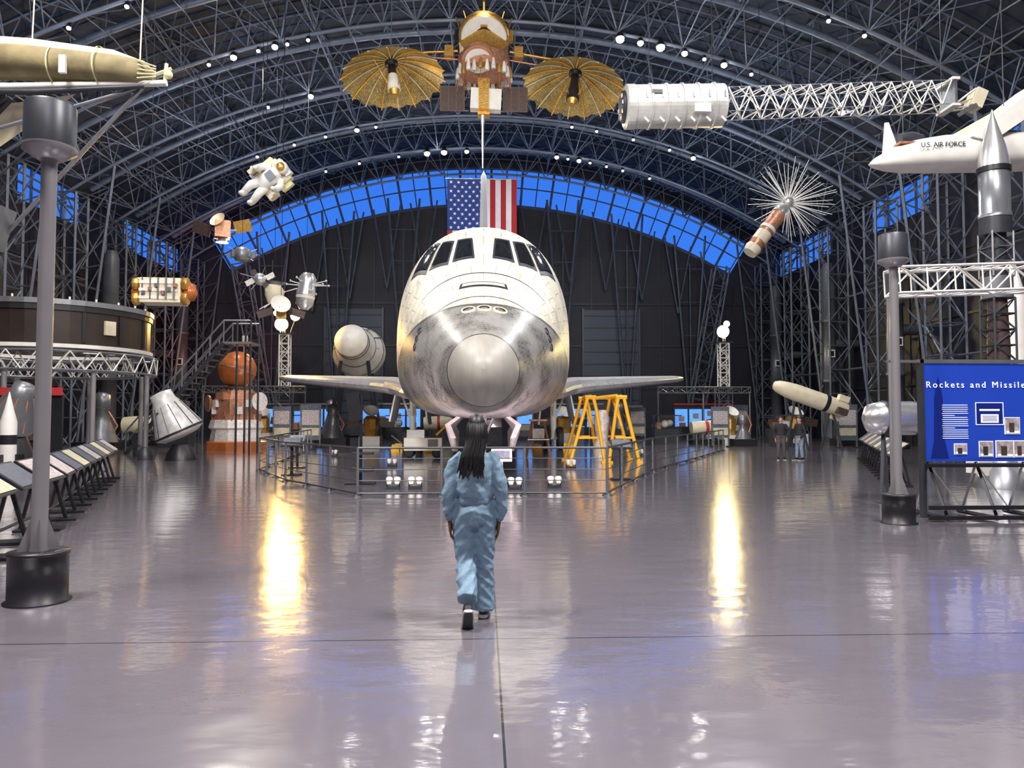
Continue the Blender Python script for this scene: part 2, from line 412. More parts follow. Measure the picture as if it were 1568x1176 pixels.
b=MB()
def spot(p,y,big=0):
    c=arc(RI-.25,p,y); r=(.09,.15,.21)[big]
    b.lathe([(r*.7,.45),(r*1.15,.05),(r*1.15,-.02)],c,(0,.25,1),BLACK,10)
    b.sph(c+V((0,-.03,-.06)),(r,r,r*.8),LAMP if big else LAMPS,10,6)
    b.seg(c+V((0,.1,.4)),arc(RI,p,y),.03,BLACK)
for y,ps in ((37,[(-.27,0),(-.25,1),(-.235,0),(.165,2),(.19,1),(.215,2),(.245,1),(.27,0),(.295,1),(.33,0),(-.33,0),(-.4,0),(.45,1),(-.21,0),(-.30,1)]),
             (43,[(-.155,2),(-.085,2),(-.115,1),(-.17,0),(-.19,0),(.06,0),(.12,0),(.28,1),(-.3,0),(.2,0),(-.24,1)]),
             (49,[(-.2,1),(-.17,0),(-.3,0),(.14,0),(.18,0),(.3,0),(.34,1),(.24,0),(-.25,0),(-.36,0)]),
             (55,[(-.10,2),(-.07,2),(-.03,1),(.13,1),(.15,0),(.17,1),(.19,0),(-.15,0),(-.22,0),(.25,0),(.3,0),(-.28,0),(.22,0)]),
             (31,[(-.42,0),(-.36,0),(.36,0),(.4,0)]),(25,[(.45,2),(-.45,0)])):
    for p,bg in ps: spot(p,y,bg)
b.obj('ceiling_spotlights')

# ------------------------------------------------------------------ space shuttle
def herm(tab,s):
    xs=[t[0] for t in tab]; ysv=[t[1] for t in tab]
    if s<=xs[0]: return ysv[0]
    if s>=xs[-1]: return ysv[-1]
    for i in range(len(xs)-1):
        if s<=xs[i+1]: break
    h=xs[i+1]-xs[i]; t=(s-xs[i])/h
    def sl(j):
        if j==0: return (ysv[1]-ysv[0])/(xs[1]-xs[0])
        if j==len(xs)-1: return (ysv[-1]-ysv[-2])/(xs[-1]-xs[-2])
        a=(ysv[j]-ysv[j-1])/(xs[j]-xs[j-1]); c=(ysv[j+1]-ysv[j])/(xs[j+1]-xs[j])
        return 0 if a*c<=0 else 2*a*c/(a+c)
    m0,m1=sl(i)*h,sl(i+1)*h
    return (2*t**3-3*t*t+1)*ysv[i]+(t**3-2*t*t+t)*m0+(-2*t**3+3*t*t)*ysv[i+1]+(t**3-t*t)*m1
TW=[(0,.01),(.03,.17),(.08,.27),(.15,.37),(.3,.51),(.5,.63),(.75,.74),(1,.82),(1.5,1.0),(2,1.2),(2.7,1.48),(3.5,1.78),(4.5,2.08),(5.5,2.34),(6.5,2.56),(7.5,2.70),(9,2.76),(32,2.76)]
TT=[(0,2.68),(.03,2.84),(.08,2.94),(.15,3.04),(.3,3.18),(.5,3.31),(.75,3.43),(1,3.53),(1.5,3.76),(2,4.01),(2.7,4.39),(3.5,4.84),(4.2,5.24),(5,5.85),(5.6,6.50),(6.2,7.08),(6.8,7.42),(7.5,7.58),(9,7.62),(32,7.62)]
TBt=[(0,2.66),(.03,2.50),(.08,2.40),(.15,2.30),(.3,2.16),(.5,2.04),(.75,1.94),(1,1.87),(1.5,1.76),(2,1.69),(3,1.62),(5,1.60),(9,1.62),(32,1.7)]
TC=[(0,2.67),(1,2.7),(2,2.82),(3.5,3.1),(5.5,3.5),(8,3.9),(32,3.9)]
TN=[(0,2),(1,2),(3,2.1),(5,2.15),(8,2.25),(32,2.3)]
TNB=[(0,2),(1,2),(4,2.6),(8,3.3),(32,3.6)]
YN=16.0
def orb(s,th):
    w=herm(TW,s);zt=herm(TT,s);zb=herm(TBt,s);zc=herm(TC,s)
    sn,cs=math.sin(th),math.cos(th)
    if cs>=0: n=herm(TN,s);h=zt-zc
    else: n=herm(TNB,s);h=zc-zb
    x=w*math.copysign(abs(sn)**(2/n),sn); z=zc+h*math.copysign(abs(cs)**(2/n),cs)
    return V((x,YN+s,z+.05*max(s-7,0)))
def orbx(s,x):
    w=herm(TW,s);n=herm(TN,s); f=min(abs(x)/w,.999)
    return math.copysign(math.asin(f**(n/2)),x)
def onrm(s,th):
    e=.02; a=orb(s+e,th)-orb(s-e,th); c=orb(s,th+e)-orb(s,th-e)
    n=c.cross(a).normalized(); p=orb(s,th)-V((0,YN+s,herm(TC,s)))
    return n if n.dot(p)>0 else -n
b=MB(); st=[0,.015,.03,.05,.08,.12,.17,.23,.3,.4,.5,.62,.75,.87,1.0]
s=1.15
while s<10: st.append(s); s+=.18
st+= [11,14,18,22,26,30,32]
NA=72
b.loft([[orb(s,2*pi*i/NA) for i in range(NA)] for s in st],ORB,True,True)
def patch(c,off,m,g=6,inset=None):
    grid=[]
    for j in range(g+1):
        for i in range(g+1):
            u,v=i/g,j/g
            s=(c[0][0]*(1-u)+c[1][0]*u)*(1-v)+(c[3][0]*(1-u)+c[2][0]*u)*v
            x=(c[0][1]*(1-u)+c[1][1]*u)*(1-v)+(c[3][1]*(1-u)+c[2][1]*u)*v
            th=orbx(s,x); grid.append(orb(s,th)+onrm(s,th)*off)
    b.add(grid,[(j*(g+1)+i,j*(g+1)+i+1,(j+1)*(g+1)+i+1,(j+1)*(g+1)+i) for j in range(g) for i in range(g)],m,True)
def grow(c,k):
    cs=sum(p[0] for p in c)/4; cx=sum(p[1] for p in c)/4
    return [(cs+(p[0]-cs)*k,cx+(p[1]-cx)*k) for p in c]
for sg in(-1,1):
    for c in([(5.40,.32),(5.42,.82),(6.00,.72),(5.96,.38)],
             [(5.44,1.04),(5.64,1.48),(6.26,1.20),(6.04,.92)],
             [(5.74,1.66),(6.35,2.06),(6.83,1.62),(6.38,1.36)]):
        c=[(p[0],p[1]*sg) for p in c]
        patch(grow(c,1.28),.012,DGREY); patch(c,.03,DWIN)
patch([(4.05,-.66),(4.05,.66),(4.32,.62),(4.32,-.62)],.012,DGREY,12); patch([(4.12,-.58),(4.12,.58),(4.26,.56),(4.26,-.56)],.025,CREAM,12)
for s_,w_ in((4.75,1.7),(3.35,1.2)): patch([(s_,-w_),(s_,w_),(s_+.03,w_),(s_+.03,-w_)],.008,DGREY,20)
for i in(-.38,0.02,.42):
    th=orbx(2.62,i); c=orb(2.62,th); nn=onrm(2.62,th)
    b.lathe([(.19,-.04),(.19,.02),(.15,.035),(.14,.02)],c,nn,CREAM,20,False)
    b.lathe([(.145,.02),(.06,-.02),(0.001,-.02)],c,nn,BLACK,20,False)
for sg in(-1,1):
    for k in range(3):
        th=sg*(1.15+.12*k); c=orb(3.6,th); b.lathe([(.12,-.03),(.12,.02),(.09,.02),(.03,-.02)],c,onrm(3.6,th),DGREY,14)
for sg in(-1,1):
    secs=[(2.4,8.5,31.6,.85),(3.0,11,31.6,1.05),(3.8,15.5,31.6,1.2),(4.7,19.5,31.6,1.25),(5.6,21,31.5,1.15),(7.5,22.9,31.3,.95),(9.6,25.0,31.0,.7),(11.3,26.9,30.7,.5),(11.9,28.2,30.4,.3)]
    ring=[]; M=14
    for x,l,t,h in secs:
        pr=[]
        for k in range(2*M):
            if k<M: u=(k/M)**1.6; up=1
            else: u=((2*M-k)/M)**1.6; up=-1
            sh=2.6*math.sqrt(max(u,0))*(1-u)*.62
            z0=2.15+(x-2.4)*.06+.05*(l+(t-l)*u-7)*1.0
            z=z0+ (h*.62*sh+.04 if up>0 else -h*.42*sh-.04)
            pr.append(V((sg*x,YN+l+(t-l)*u,z+.1)))
        ring.append(pr)
    n=2*M
    for j in range(len(ring)-1):
        for k in range(n):
            k2=(k+1)%n
            mt=WLE if (k<3 or k>=n-3) else (WTOP if k<M else WBOT)
            b.add([ring[j][k],ring[j][k2],ring[j+1][k2],ring[j+1][k]],[(0,1,2,3)],mt,True)
    b.add(ring[-1],[tuple(range(n))],WTOP)
    X=sg*3.55; Y=38.0
    for d in(-.33,.33):
        b.lathe([(.30,-.14),(.52,-.15),(.57,-.08),(.57,.08),(.52,.15),(.30,.14),(.2,.1)],(X+d,Y,.57),(1,0,0),RUBBER,24)
        b.lathe([(.3,-.15),(.3,.15)],(X+d,Y,.57),(1,0,0),GREY,16)
    b.seg((X-.35,Y,.57),(X+.35,Y,.57),.09,WHITE,n=8); b.seg((X,Y,.57),(X,Y,3.1),.16,WHITE,n=10)
    b.seg((X,Y,1.6),(X,Y-1.4,3.0),.07,WHITE,n=8); b.seg((X,Y,1.3),(X+sg*.7,Y,3.1),.06,WHITE,n=8)
    b.box((X-sg*.75,Y,2.0),(.08,2.6,1.5),WHITE,RY(sg*.12)); b.box((X+sg*.85,Y,2.15),(.08,2.6,1.5),WHITE,RY(-sg*.2))
    ringd=[]
    for k in range(9):
        t=k/8; y=20.0+2.6*t; hh=1.05*math.sin(pi*min(max(t*.8+.12,0),1))**.5
        ringd.append([V((sg*(.62),y,1.72)),V((sg*(1.02),y,1.72-hh*.45)),V((sg*(.86),y,1.72-hh)),V((sg*(.72),y,1.72-hh)),V((sg*(.86),y,1.72-hh*.45)),V((sg*(.50),y,1.72))])
    b.loft(ringd,PINKM,True,True)  # pink of the low floodlighting is put into the door colour
    rp=[]
    for k in range(9):
        t=k/8; r=.2+1.15*math.sin(pi*min(.12+t*.62,.8)); rp.append([V((sg*1.75+r*math.cos(a)*.95,YN+25+7.5*t,7.9+r*math.sin(a))) for a in [2*pi*i/20 for i in range(20)]])
    b.loft(rp,WTOP)
for d in(-.2,.2):
    b.lathe([(.2,-.1),(.37,-.11),(.41,-.05),(.41,.05),(.37,.11),(.2,.1)],(d,22.0,.41),(1,0,0),RUBBER,24)
    b.lathe([(.2,-.115),(.2,.115)],(d,22,.41),(1,0,0),GREY,12)
b.seg((-.22,22,.41),(.22,22,.41),.06,WHITE,n=8); b.seg((0,22,.41),(0,22.1,1.9),.11,WHITE,n=10); b.seg((0,22,1),(0,23.4,1.75),.05,WHITE,n=8)
b.seg((-.3,21.7,1.65),(0,22,.9),.04,SILVER,n=6);b.seg((.3,21.7,1.65),(0,22,.9),.04,SILVER,n=6)
b.box((0,21.6,1.63),(1.1,2.6,.05),DGREY)
def finring(z,y0,y1,t): return [V((0,y0,z)),V((t/2,y0+.25*(y1-y0),z)),V((t/2,y0+.6*(y1-y0),z)),V((.04,y1,z)),V((-.04,y1,z)),V((-t/2,y0+.6*(y1-y0),z)),V((-t/2,y0+.25*(y1-y0),z))]
b.loft([finring(8.3,40.0,49.3,.7),finring(9.6,42.2,49.6,.62),finring(17.2,47.2,51.0,.36),finring(17.4,47.5,50.9,.26)],WHITE,False)
for x,z in((0,7.4),(-1.3,5.0),(1.3,5.0)):
    b.lathe([(.35,0),(.6,.5),(.95,1.4),(1.15,2.4),(1.1,2.4),(.3,.1)],(x,48,z+.3),(0,1,.1),GREY,24)
b.box((0,49,3.0),(5,2.2,.25),WBOT)
b.obj('space_shuttle_orbiter')

# ------------------------------------------------------------------ flag
FY=57.0
b=MB(); FX0,FX1,FT,FL=-2.78,2.54,19.85,9.85; sw=(FX1-FX0)/13
def fy(x,z): return FY+.10*math.sin(x*2.6+z*.25)
def fquad(x0,x1,z0,z1,m,nx=3,nz=10):
    vs=[];fs=[]
    for j in range(nz+1):
        for i in range(nx+1):
            x=x0+(x1-x0)*i/nx; z=z0+(z1-z0)*j/nz; vs.append((x,fy(x,z),z))
    for j in range(nz):
        for i in range(nx): fs.append((j*(nx+1)+i,j*(nx+1)+i+1,(j+1)*(nx+1)+i+1,(j+1)*(nx+1)+i))
    b.add(vs,fs,m,True)
for i in range(13):
    m=FRED if i%2==0 else FWHITE
    top=FT-(4.0 if i<7 else 0)
    fquad(FX0+sw*i,FX0+sw*(i+1),top,FT-FL,m)
fquad(FX0,FX0+7*sw,FT,FT-4.0,FBLUE,16)
for r in range(11):
    cnt=5 if r%2==0 else 4
    for k in range(cnt):
        cx=FX0+7*sw*((k+.5 if cnt==5 else k+1)/5); cz=FT-4.0*(r+.7)/11.4; pts=[]
        for a in range(10):
            rr=.15 if a%2==0 else .06; t=pi/2+a*pi/5; x=cx+rr*math.cos(t); z=cz+rr*math.sin(t); pts.append((x,fy(x,z)-.02,z))
        b.add(pts,[tuple(range(10))],FWHITE)
b.seg((FX0-.2,FY,FT+.05),(FX1+.2,FY,FT+.05),.06,SILVER,n=8)
for x in(FX0,FX1): b.seg((x,FY,FT),(x,FY,21.4),.015,BLACK)
b.obj('american_flag')

# ------------------------------------------------------------------ hanging relay satellite
b=MB()
b.lathe([(.9,19.75),(1.25,19.5),(1.3,18.6),(1.0,18.3)],(0,34,0),(0,0,1),GOLD,6,True,False)
b.lathe([(1.30,18.9),(1.28,19.4)],(0,34,0),(0,0,1),BLACK,6,True,False)
for k in range(8): a=k*pi/4; b.box((1.2*math.cos(a),34+1.2*math.sin(a),19.2),(.3,.3,.5),(GOLD,BLACK,COPPER)[k%3],RZ(a)); b.seg((1.1*math.cos(a),34+1.1*math.sin(a),19.5),(1.3*math.cos(a),34+1.3*math.sin(a),20.1-.2*(k%2)),.03,GOLD)
b.lathe([(1.15,0),(1.12,.2),(1.05,.25)],(0,33.4,18.95),(0,-.55,-.85),GOLD,28)
b.lathe([(1.04,.25),(1.0,.32)],(0,33.4,18.95),(0,-.55,-.85),WHITE,28)
b.lathe([(.75,0),(.75,.3)],(-.25,33.4,17.95),(0,-.5,-.85),COPPER,24); b.lathe([(.6,.3),(.6,.36)],(-.25,33.4,17.95),(0,-.5,-.85),WHITE,24)
b.lathe([(1.2,17.5),(1.2,18.2)],(0,34.1,0),(0,0,1),COPPER,18)
for k in range(26):
    a=2*pi*k/26; x,y=1.22*math.cos(a),34.1+1.22*math.sin(a)
    b.lathe([(.05,0),(.11,-.35),(.10,-.5)],(x,y,17.6+.1*(k%2)),(0,0,1),(PINKM,GOLD,WHITE)[k%3],8)
    b.seg((x,y,17.3),(x*1.02,y,16.8-.15*(k%3)),.02,COPPER)
b.box((0,34,16.3),(.55,.5,1.7),GOLD); b.box((.1,33.8,16.1),(1.4,.5,.95),WHITE,RY(.05)); b.box((0,33.6,16.2),(.45,.3,1.2),GOLD)
for sg in(-1,1):
    b.box((sg*1.45,34,16.25),(1.15,.05,1.15),BROWN)
    for i in range(4): b.seg((sg*.9+sg*.36*i,33.96,15.7),(sg*.9+sg*.36*i,33.96,16.8),.012,COPPER)
    b.seg((sg*.7,34,15.7),(sg*2.0,34,15.7),.03,GREY); b.seg((sg*.7,34,16.82),(sg*2.0,34,16.82),.03,GREY)
b.lathe([(.12,0),(.05,-1.0),(.03,-2.6)],(-.05,33.9,15.6),(0,0,1),SILVER,10)
for sg,x,z in((-1,-4.25,17.95),(1,4.25,17.65)):
    ax=V((-sg*.12,-.16,-1)).normalized(); O=V((x,34,z)); fx,fyv,fz=frame(ax); NR=18
    def dp(r,a):
        return O+(fx*math.cos(a)+fyv*math.sin(a))*r+fz*(r*r*.17)
    rings=[]
    for j in range(9):
        ring=[]
        for i in range(NR*4):
            a=2*pi*i/(NR*4); sc_=1-.045*(1-abs(math.cos(a*NR/2)))*(1 if j==8 else 0); ring.append(dp((.15+2.2*j/8)*sc_,a))
        rings.append(ring)
    b.loft(rings,GMESH,True,False)
    for i in range(NR):
        a=2*pi*i/NR; pts=[dp(.15+2.25*j/6,a)+fz*.03 for j in range(7)]
        b.tube(pts,.026,YELLOW if i%2 else CREAM,5)
    b.lathe([(.14,-.4),(.30,-.2),(.30,.2),(.16,.25)],O,ax,BLACK,14)
    b.lathe([(.17,.2),(.20,.7)],O,ax,BLACK,14)
    b.lathe([(.2,.7),(.30,1.3),(.30,1.5)],O,ax,WHITE if sg<0 else BLACK,16); b.lathe([(.26,1.5),(.18,1.75)],O,ax,GOLD,16)
    for k in range(4):
        a=pi/4+pi*k/2; b.seg(dp(1.1,a),O+fz*1.4+(fx*math.cos(a)+fyv*math.sin(a))*.25,.02,GOLD)
    b.seg(O+V((0,0,.35)),(sg*1.2,34,18.5),.06,GOLD,n=8); b.seg(O+V((-sg*1.6,0,.22)),(sg*1.2,34,18.1),.04,COPPER,n=8)
    b.seg(O+V((0,0,.3)),(x,34,21.2),.02,STEEL)
    b.box((sg*1.6,34,18.4),(.4,.5,.5),GOLD)
b.seg((0,34,19.6),(0,34,21.6),.06,GOLD,n=8); b.seg((0,34,21),(0,34,21.6),.1,STEEL)
b.obj('relay_satellite')

def wire(b,p,r=.012):
    p=V(p); z=Z0+math.sqrt(RI*RI-p.x**2); b.seg(p,(p.x,p.y,z),r,BLACK)
# ------------------------------------------------------------------ radar canister + mast
b=MB(); cax=V((1,0,.03)).normalized(); CO=V((4.4,23,11.35))
pr=[(.60,0),(.68,.04),(.68,.30)]
for k in range(1,6): pr+=[(.66,.30+.5*(k-1)+.03),(.66,.30+.5*k-.07),(.70,.30+.5*k-.05),(.70,.30+.5*k)]
pr+=[(.66,2.83),(.66,3.10),(.52,3.16)]
b.lathe(pr,CO,cax,CANI,36,True,False)
b.lathe([(.5,-.02),(.45,-.10),(.2,-.10)],CO,cax,DGREY,24)
for a in range(8):
    t=a*pi/4; b.box(CO+V((-.08,.35*math.cos(t),.35*math.sin(t))),(.1,.12,.12),(WHITE,GREY,COPPER)[a%3])
for k in range(6): 
    p=CO+cax*(.55+.48*k)
    b.seg(p+V((0,-.45,-.52)),p+V((.12,-.5,-.68)),.035,WHITE,n=6)
    b.box(p+V((.05,-.68,.12)),(.05,.03,.22),GREY)
b.box(CO+cax*2.3+V((0,-.62,-.32)),(.5,.12,.25),WHITE); b.box(CO+cax*.9+V((0,-.66,.2)),(.3,.06,.12),DGREY)
a=V((7.6,23,11.5)); e=V((14.7,23,11.85)); nb=22; hw=.38
Pm=[]
for k in range(nb+1):
    c=a+(e-a)*k/nb; Pm.append([c+V((0,i*hw,j*hw)) for i,j in((-1,-1),(1,-1),(1,1),(-1,1))])
for k in range(nb+1):
    for c in range(4):
        d=(c+1)%4
        if k<nb:
            b.seg(Pm[k][c],Pm[k+1][c],.012,SILVER,caps=False)
            if (k+c)%2: b.seg(Pm[k][c],Pm[k+1][d],.022,WHITE,caps=False)
            else: b.seg(Pm[k][d],Pm[k+1][c],.022,WHITE,caps=False)
            if k<nb-1 and k%2==c%2: b.seg(Pm[k][c],Pm[k+2][d],.014,WHITE,caps=False)
for dz in(-.42,.42): b.box(e+V((.1,0,dz)),(.25,.9,.08),WHITE)
b.box(e+V((.12,0,0)),(.08,.8,.85),GREY)
for k in range(6): b.seg(e+V((.1,-.3+.1*k,-.4)),e+V((.9,-.2+.08*k,.2-.25*(k%3))),.03,(WHITE,CREAM)[k%2])
b.box(e+V((1.0,0,-.1)),(.35,.5,.6),CREAM,RY(.4)); b.box(e+V((.6,-.2,-.5)),(.5,.3,.12),GREY,RY(-.5))
for x in(5.2,7.2,14.6): wire(b,(x,23,11.9))
b.obj('radar_mast_canister')

# ------------------------------------------------------------------ winged rocket
b=MB(); O=V((9.55,18,7.95)); ex=V((1,.05,.06)).normalized()
rg=[]
for t,w,h,dz in((0,.05,.03,-.05),(.15,.18,.12,-.02),(.5,.36,.25,.04),(1.0,.48,.36,.1),(1.8,.55,.42,.14),(3.2,.58,.44,.14),(5.5,.6,.45,.14)):
    ring=[]
    for i in range(20):
        a=2*pi*i/20; ring.append(O+ex*t+V((0,w*math.copysign(abs(math.cos(a))**.8,math.cos(a)),dz+h*math.copysign(abs(math.sin(a))**.7,math.sin(a)))))
    rg.append(ring)
b.loft(rg,WHITE)
b.lathe([(.02,-.55),(.03,0)],O,ex,BLACK,8)
b.loft([[O+ex*.35+V((0,-.03,.2)),O+ex*.75+V((0,-.03,.3)),O+ex*.75+V((0,.03,.3)),O+ex*.35+V((0,.03,.2))],[O+ex*.42+V((0,-.02,.98)),O+ex*.52+V((0,-.02,.98)),O+ex*.52+V((0,.02,.98)),O+ex*.42+V((0,.02,.98))]],WHITE,False)
b.lathe([(.16,-.3),(.2,0),(.12,.3)],O+ex*1.0+V((0,-.15,.48)),ex,DGREY,12)
b.box(O+ex*.95+V((0,-.25,.33)),(.7,.3,.05),COPPER)
w0=O+V((2.3,0,.5)); 
b.loft([[w0+V((0,-.5,0)),w0+V((.5,-.5,-.12)),w0+V((.5,1.2,-.12)),w0+V((0,1.2,0))],[w0+V((2.5,-.6,1.9)),w0+V((3.0,-.6,1.6)),w0+V((3.0,1.4,1.6)),w0+V((2.5,1.4,1.9))]],WHITE,False)
b.loft([[w0+V((-.6,-.2,-.02)),w0+V((.1,-.2,-.1)),w0+V((.1,.2,-.1)),w0+V((-.6,.2,-.02))],[w0+V((1.4,-.2,1.1)),w0+V((1.7,-.2,.7)),w0+V((1.7,.2,.7)),w0+V((1.4,.2,1.1))]],CREAM,False)
for t in(.9,3.6): wire(b,O+ex*t+V((0,0,.4)))
wr=b.obj('winged_rocket')
def text(s,loc,size,mt,parent,rot=(pi/2,0,0),spacing=1,name='lettering',align='LEFT'):
    c=bpy.data.curves.new(name,'FONT'); c.body=s; c.size=size; c.extrude=.004; c.space_character=spacing; c.align_x=align; c.align_y='CENTER'
    o=bpy.data.objects.new(name,c); sc.collection.objects.link(o); c.materials.append(mt); o.location=loc; o.rotation_euler=rot; o.parent=parent; return o
text('U.S. AIR FORCE',(10.55,17.47,8.2),.17,BLACK,wr,(pi/2,-.06,.05),1.0,'air_force_lettering')

# ------------------------------------------------------------------ vertical sounding rocket
b=MB(); X,Y=12.0,17.0
b.lathe([(.01,8.9),(.06,8.7),(.16,8.35),(.26,8.0),(.32,7.7),(.34,7.5)],(X,Y,0),(0,0,1),SILVER,24)
b.lathe([(.36,7.5),(.36,7.38)],(X,Y,0),(0,0,1),BLACK,24)
b.lathe([(.33,7.38),(.33,6.4),(.35,6.4),(.35,6.3)],(X,Y,0),(0,0,1),GREY,24)
b.lathe([(.34,6.3),(.34,5.9)],(X,Y,0),(0,0,1),DGREY,24)
b.truss((X,Y,4.9),(X,Y,5.95),.5,.5,3,.025,GREY,.016); b.lathe([(.22,4.9),(.22,5.9)],(X,Y,0),(0,0,1),DGREY,16)
b.lathe([(.33,4.9),(.33,4.4)],(X,Y,0),(0,0,1),GREY,24)
b.truss((X,Y,2.2),(X,Y,4.4),.5,.5,6,.03,DGREY,.02); b.lathe([(.2,2.2),(.24,3.2),(.2,4.4)],(X,Y,0),(0,0,1),BROWN,16)
b.lathe([(.33,2.2),(.34,1.2),(.38,.5),(.5,.4),(.6,0)],(X,Y,0),(0,0,1),GREY,24)
for k in range(4):
    a=k*pi/2+.4; b.box((X+.55*math.cos(a),Y+.55*math.sin(a),.8),(.6,.04,1.0),WHITE,RZ(a))
b.obj('sounding_rocket')
b=MB()
b.lathe([(.02,6.0),(.28,4.9),(.32,4.4),(.32,.9),(.45,.2),(.5,0)],(14.6,20,0),(0,0,1),WHITE,20)
b.lathe([(.33,2.2),(.33,2.9)],(14.6,20,0),(0,0,1),BLACK,20)
for k in range(4):
    a=k*pi/2; b.box((14.6+.5*math.cos(a),20+.5*math.sin(a),.6),(.6,.04,.9),RED,RZ(a))
b.obj('display_rocket')

# ------------------------------------------------------------------ sunburst antenna satellite
b=MB(); C=V((13.3,32,11.0)); rd=random.Random(3)
for k in range(54):
    a=2*pi*k/54+rd.uniform(-.03,.03); L=1.8*rd.uniform(.85,1.05)
    d=V((math.cos(a),-.25+rd.uniform(-.35,.35),math.sin(a)))
    b.seg(C+d*.15,C+d*L,.02,WHITE,.012,4)
b.sph(C,.28,SILVER); ax=V((-.62,-.1,-.78)).normalized()
b.lathe([(.15,.1),(.34,.5),(.36,.7)],C,ax,SILVER,20); b.lathe([(.33,.7),(.33,2.6)],C,ax,COPPER,20)
b.lathe([(.36,1.5),(.36,1.65)],C,ax,WHITE,20); b.lathe([(.34,2.6),(.36,2.65),(.3,2.95)],C,ax,CREAM,20)
b.lathe([(.335,1.8),(.335,2.3)],C,ax,CREAM,20)
wire(b,C); wire(b,C+ax*2)
b.obj('starburst_antenna_satellite')

# ------------------------------------------------------------------ astronaut with backpack unit
b=MB(); C=V((-8.75,30,10.95)); R=RZ(.3)@RY(.85)@RX(.35)
def A(x,y,z): return C+R@V((x,y,z+.25))
b.box(A(.0,.25,.15),(.95,.6,1.15),CREAM,R); b.box(A(.0,.1,.75),(.7,.5,.25),WHITE,R)
b.sph(A(.0,-.2,.72),(.24,.24,.26),WHITE); b.sph(A(-.03,-.33,.72),(.18,.16,.19),GOLD)
b.tube([A(0,-.12,.5),A(0,-.15,.2),A(-.02,-.15,-.15),A(0,-.15,-.4)],[.25,.33,.31,.26],WHITE,14)
for sg in(-1,1):
    b.tube([A(sg*.3,-.12,.4),A(sg*.5,-.2,.15),A(sg*.52,-.5,-.02),A(sg*.5,-.75,0)],[.15,.15,.13,.09],WHITE,12)
    b.sph(A(sg*.5,-.82,0),(.1,.12,.09),WHITE)
    b.seg(A(sg*.58,.1,-.1),A(sg*.6,-.75,-.12),.07,CREAM,n=8); b.box(A(sg*.6,-.1,-.25),(.16,.8,.3),CREAM,R)
    b.tube([A(sg*.15,-.15,-.35),A(sg*.22,-.40,-.62),A(sg*.24,-.2,-.95),A(sg*.24,-.1,-1.1)],[.19,.17,.14,.13],WHITE,12)
    b.sph(A(sg*.24,-.2,-1.15),(.13,.2,.1),WHITE)
    b.box(A(sg*.5,.3,.35),(.35,.4,.5),YFAB,R); b.box(A(sg*.45,.3,-.35),(.35,.45,.35),WHITE,R)
b.box(A(0,-.47,.2),(.35,.14,.3),GREY,R)
wire(b,A(0,.4,.6)); wire(b,A(0,.3,-.3))
b.obj('astronaut_suit_with_backpack')

# ------------------------------------------------------------------ small satellites
b=MB(); C=V((-14.2,41,11.8))
b.box(C,(.8,.8,.9),COPPER,RZ(.4)); b.lathe([(.1,0),(.35,-.3)],C+V((0,0,-.4)),(0,0,1),SILVER,14)
b.box(C+V((-1.1,0,.05)),(1.0,.05,.65),BROWN,RY(.35)@RX(.4)); b.box(C+V((1.1,0,.2)),(.9,.05,.65),GOLD,RY(-.2)@RX(.3))
b.seg(C+V((-.8,0,0)),C+V((.8,0,0)),.03,GREY); b.lathe([(.05,0),(.3,.15),(.45,.3)],C+V((0,-.3,.3)),(-.3,-.8,.5),CREAM,16,False); wire(b,C)
b.obj('weather_satellite')
b=MB(); C=V((-12.3,38.5,9.9)); b.lathe([(.35,-.3),(.42,-.1),(.42,.2),(.3,.35)],C,(0,0,1),GREY,14)
for k in range(8):
    a=k*pi/4; b.seg(C,C+V((math.cos(a)*.9,math.sin(a)*.4,.35*math.sin(a*2))),.018,SILVER); b.box(C+V((math.cos(a)*.55,math.sin(a)*.3,0)),(.22,.1,.3),GREY,RZ(a))
wire(b,C); b.obj('scientific_satellite')
b=MB(); C=V((-10.65,36,8.2)); b.sph(C,.3,SILVER)
for k in range(4):
    a=k*pi/2+.5; b.box(C+V((math.cos(a)*.55,0,math.sin(a)*.3)),(.4,.04,.26),(WHITE,BROWN)[k%2],RY(-a)); b.seg(C,C+V((math.cos(a+.7)*.9,-.3,math.sin(a+.7)*.6)),.015,SILVER)
wire(b,C); b.obj('explorer_satellite')
b=MB(); C=V((-9.27,33.5,7.1)); b.lathe([(.25,-.45),(.40,-.1),(.42,.15),(.25,.4)],C,(.1,-.1,1),CREAM,16)
b.lathe([(.3,.4),(.45,.55)],C,(.1,-.1,1),GREY,16,False)
for k in range(6):
    a=k*pi/3; b.seg(C+V((0,0,-.3)),C+V((math.cos(a)*.65,math.sin(a)*.5,-.7)),.02,WHITE)
wire(b,C); b.obj('communications_satellite')
b=MB(); C=V((-8.45,36,7.75)); b.lathe([(.2,-1.0),(.42,-.75),(.45,-.2),(.38,.2),(.42,.5),(.25,.75)],C,(.12,0,1),SILVER,16)
b.lathe([(.43,-.5),(.46,-.35)],C,(.12,0,1),WHITE,16)
for k in range(10):
    a=k*pi/5; b.seg(C+V((0,0,.15)),C+V((math.cos(a)*1.05,math.sin(a)*.6,.15+.35*math.sin(k*2.1))),.03,WHITE,.015); b.sph(C+V((math.cos(a)*1.05,math.sin(a)*.6,.15+.35*math.sin(k*2.1))),.06,SILVER,8,5)
wire(b,C); b.obj('probe_satellite')
b=MB(); C=V((-8.3,31,5.9)); b.box(C,(.4,.4,.45),GOLD,RZ(.3)); b.lathe([(.03,0),(.25,.1),(.4,.28)],C+V((0,-.25,.2)),(.4,-.8,.4),WHITE,18,False)
for sg in(-1,1): b.box(C+V((sg*.65,0,0)),(.65,.04,.3),BROWN,RY(sg*.3))
wire(b,C); b.obj('lunar_orbiter')
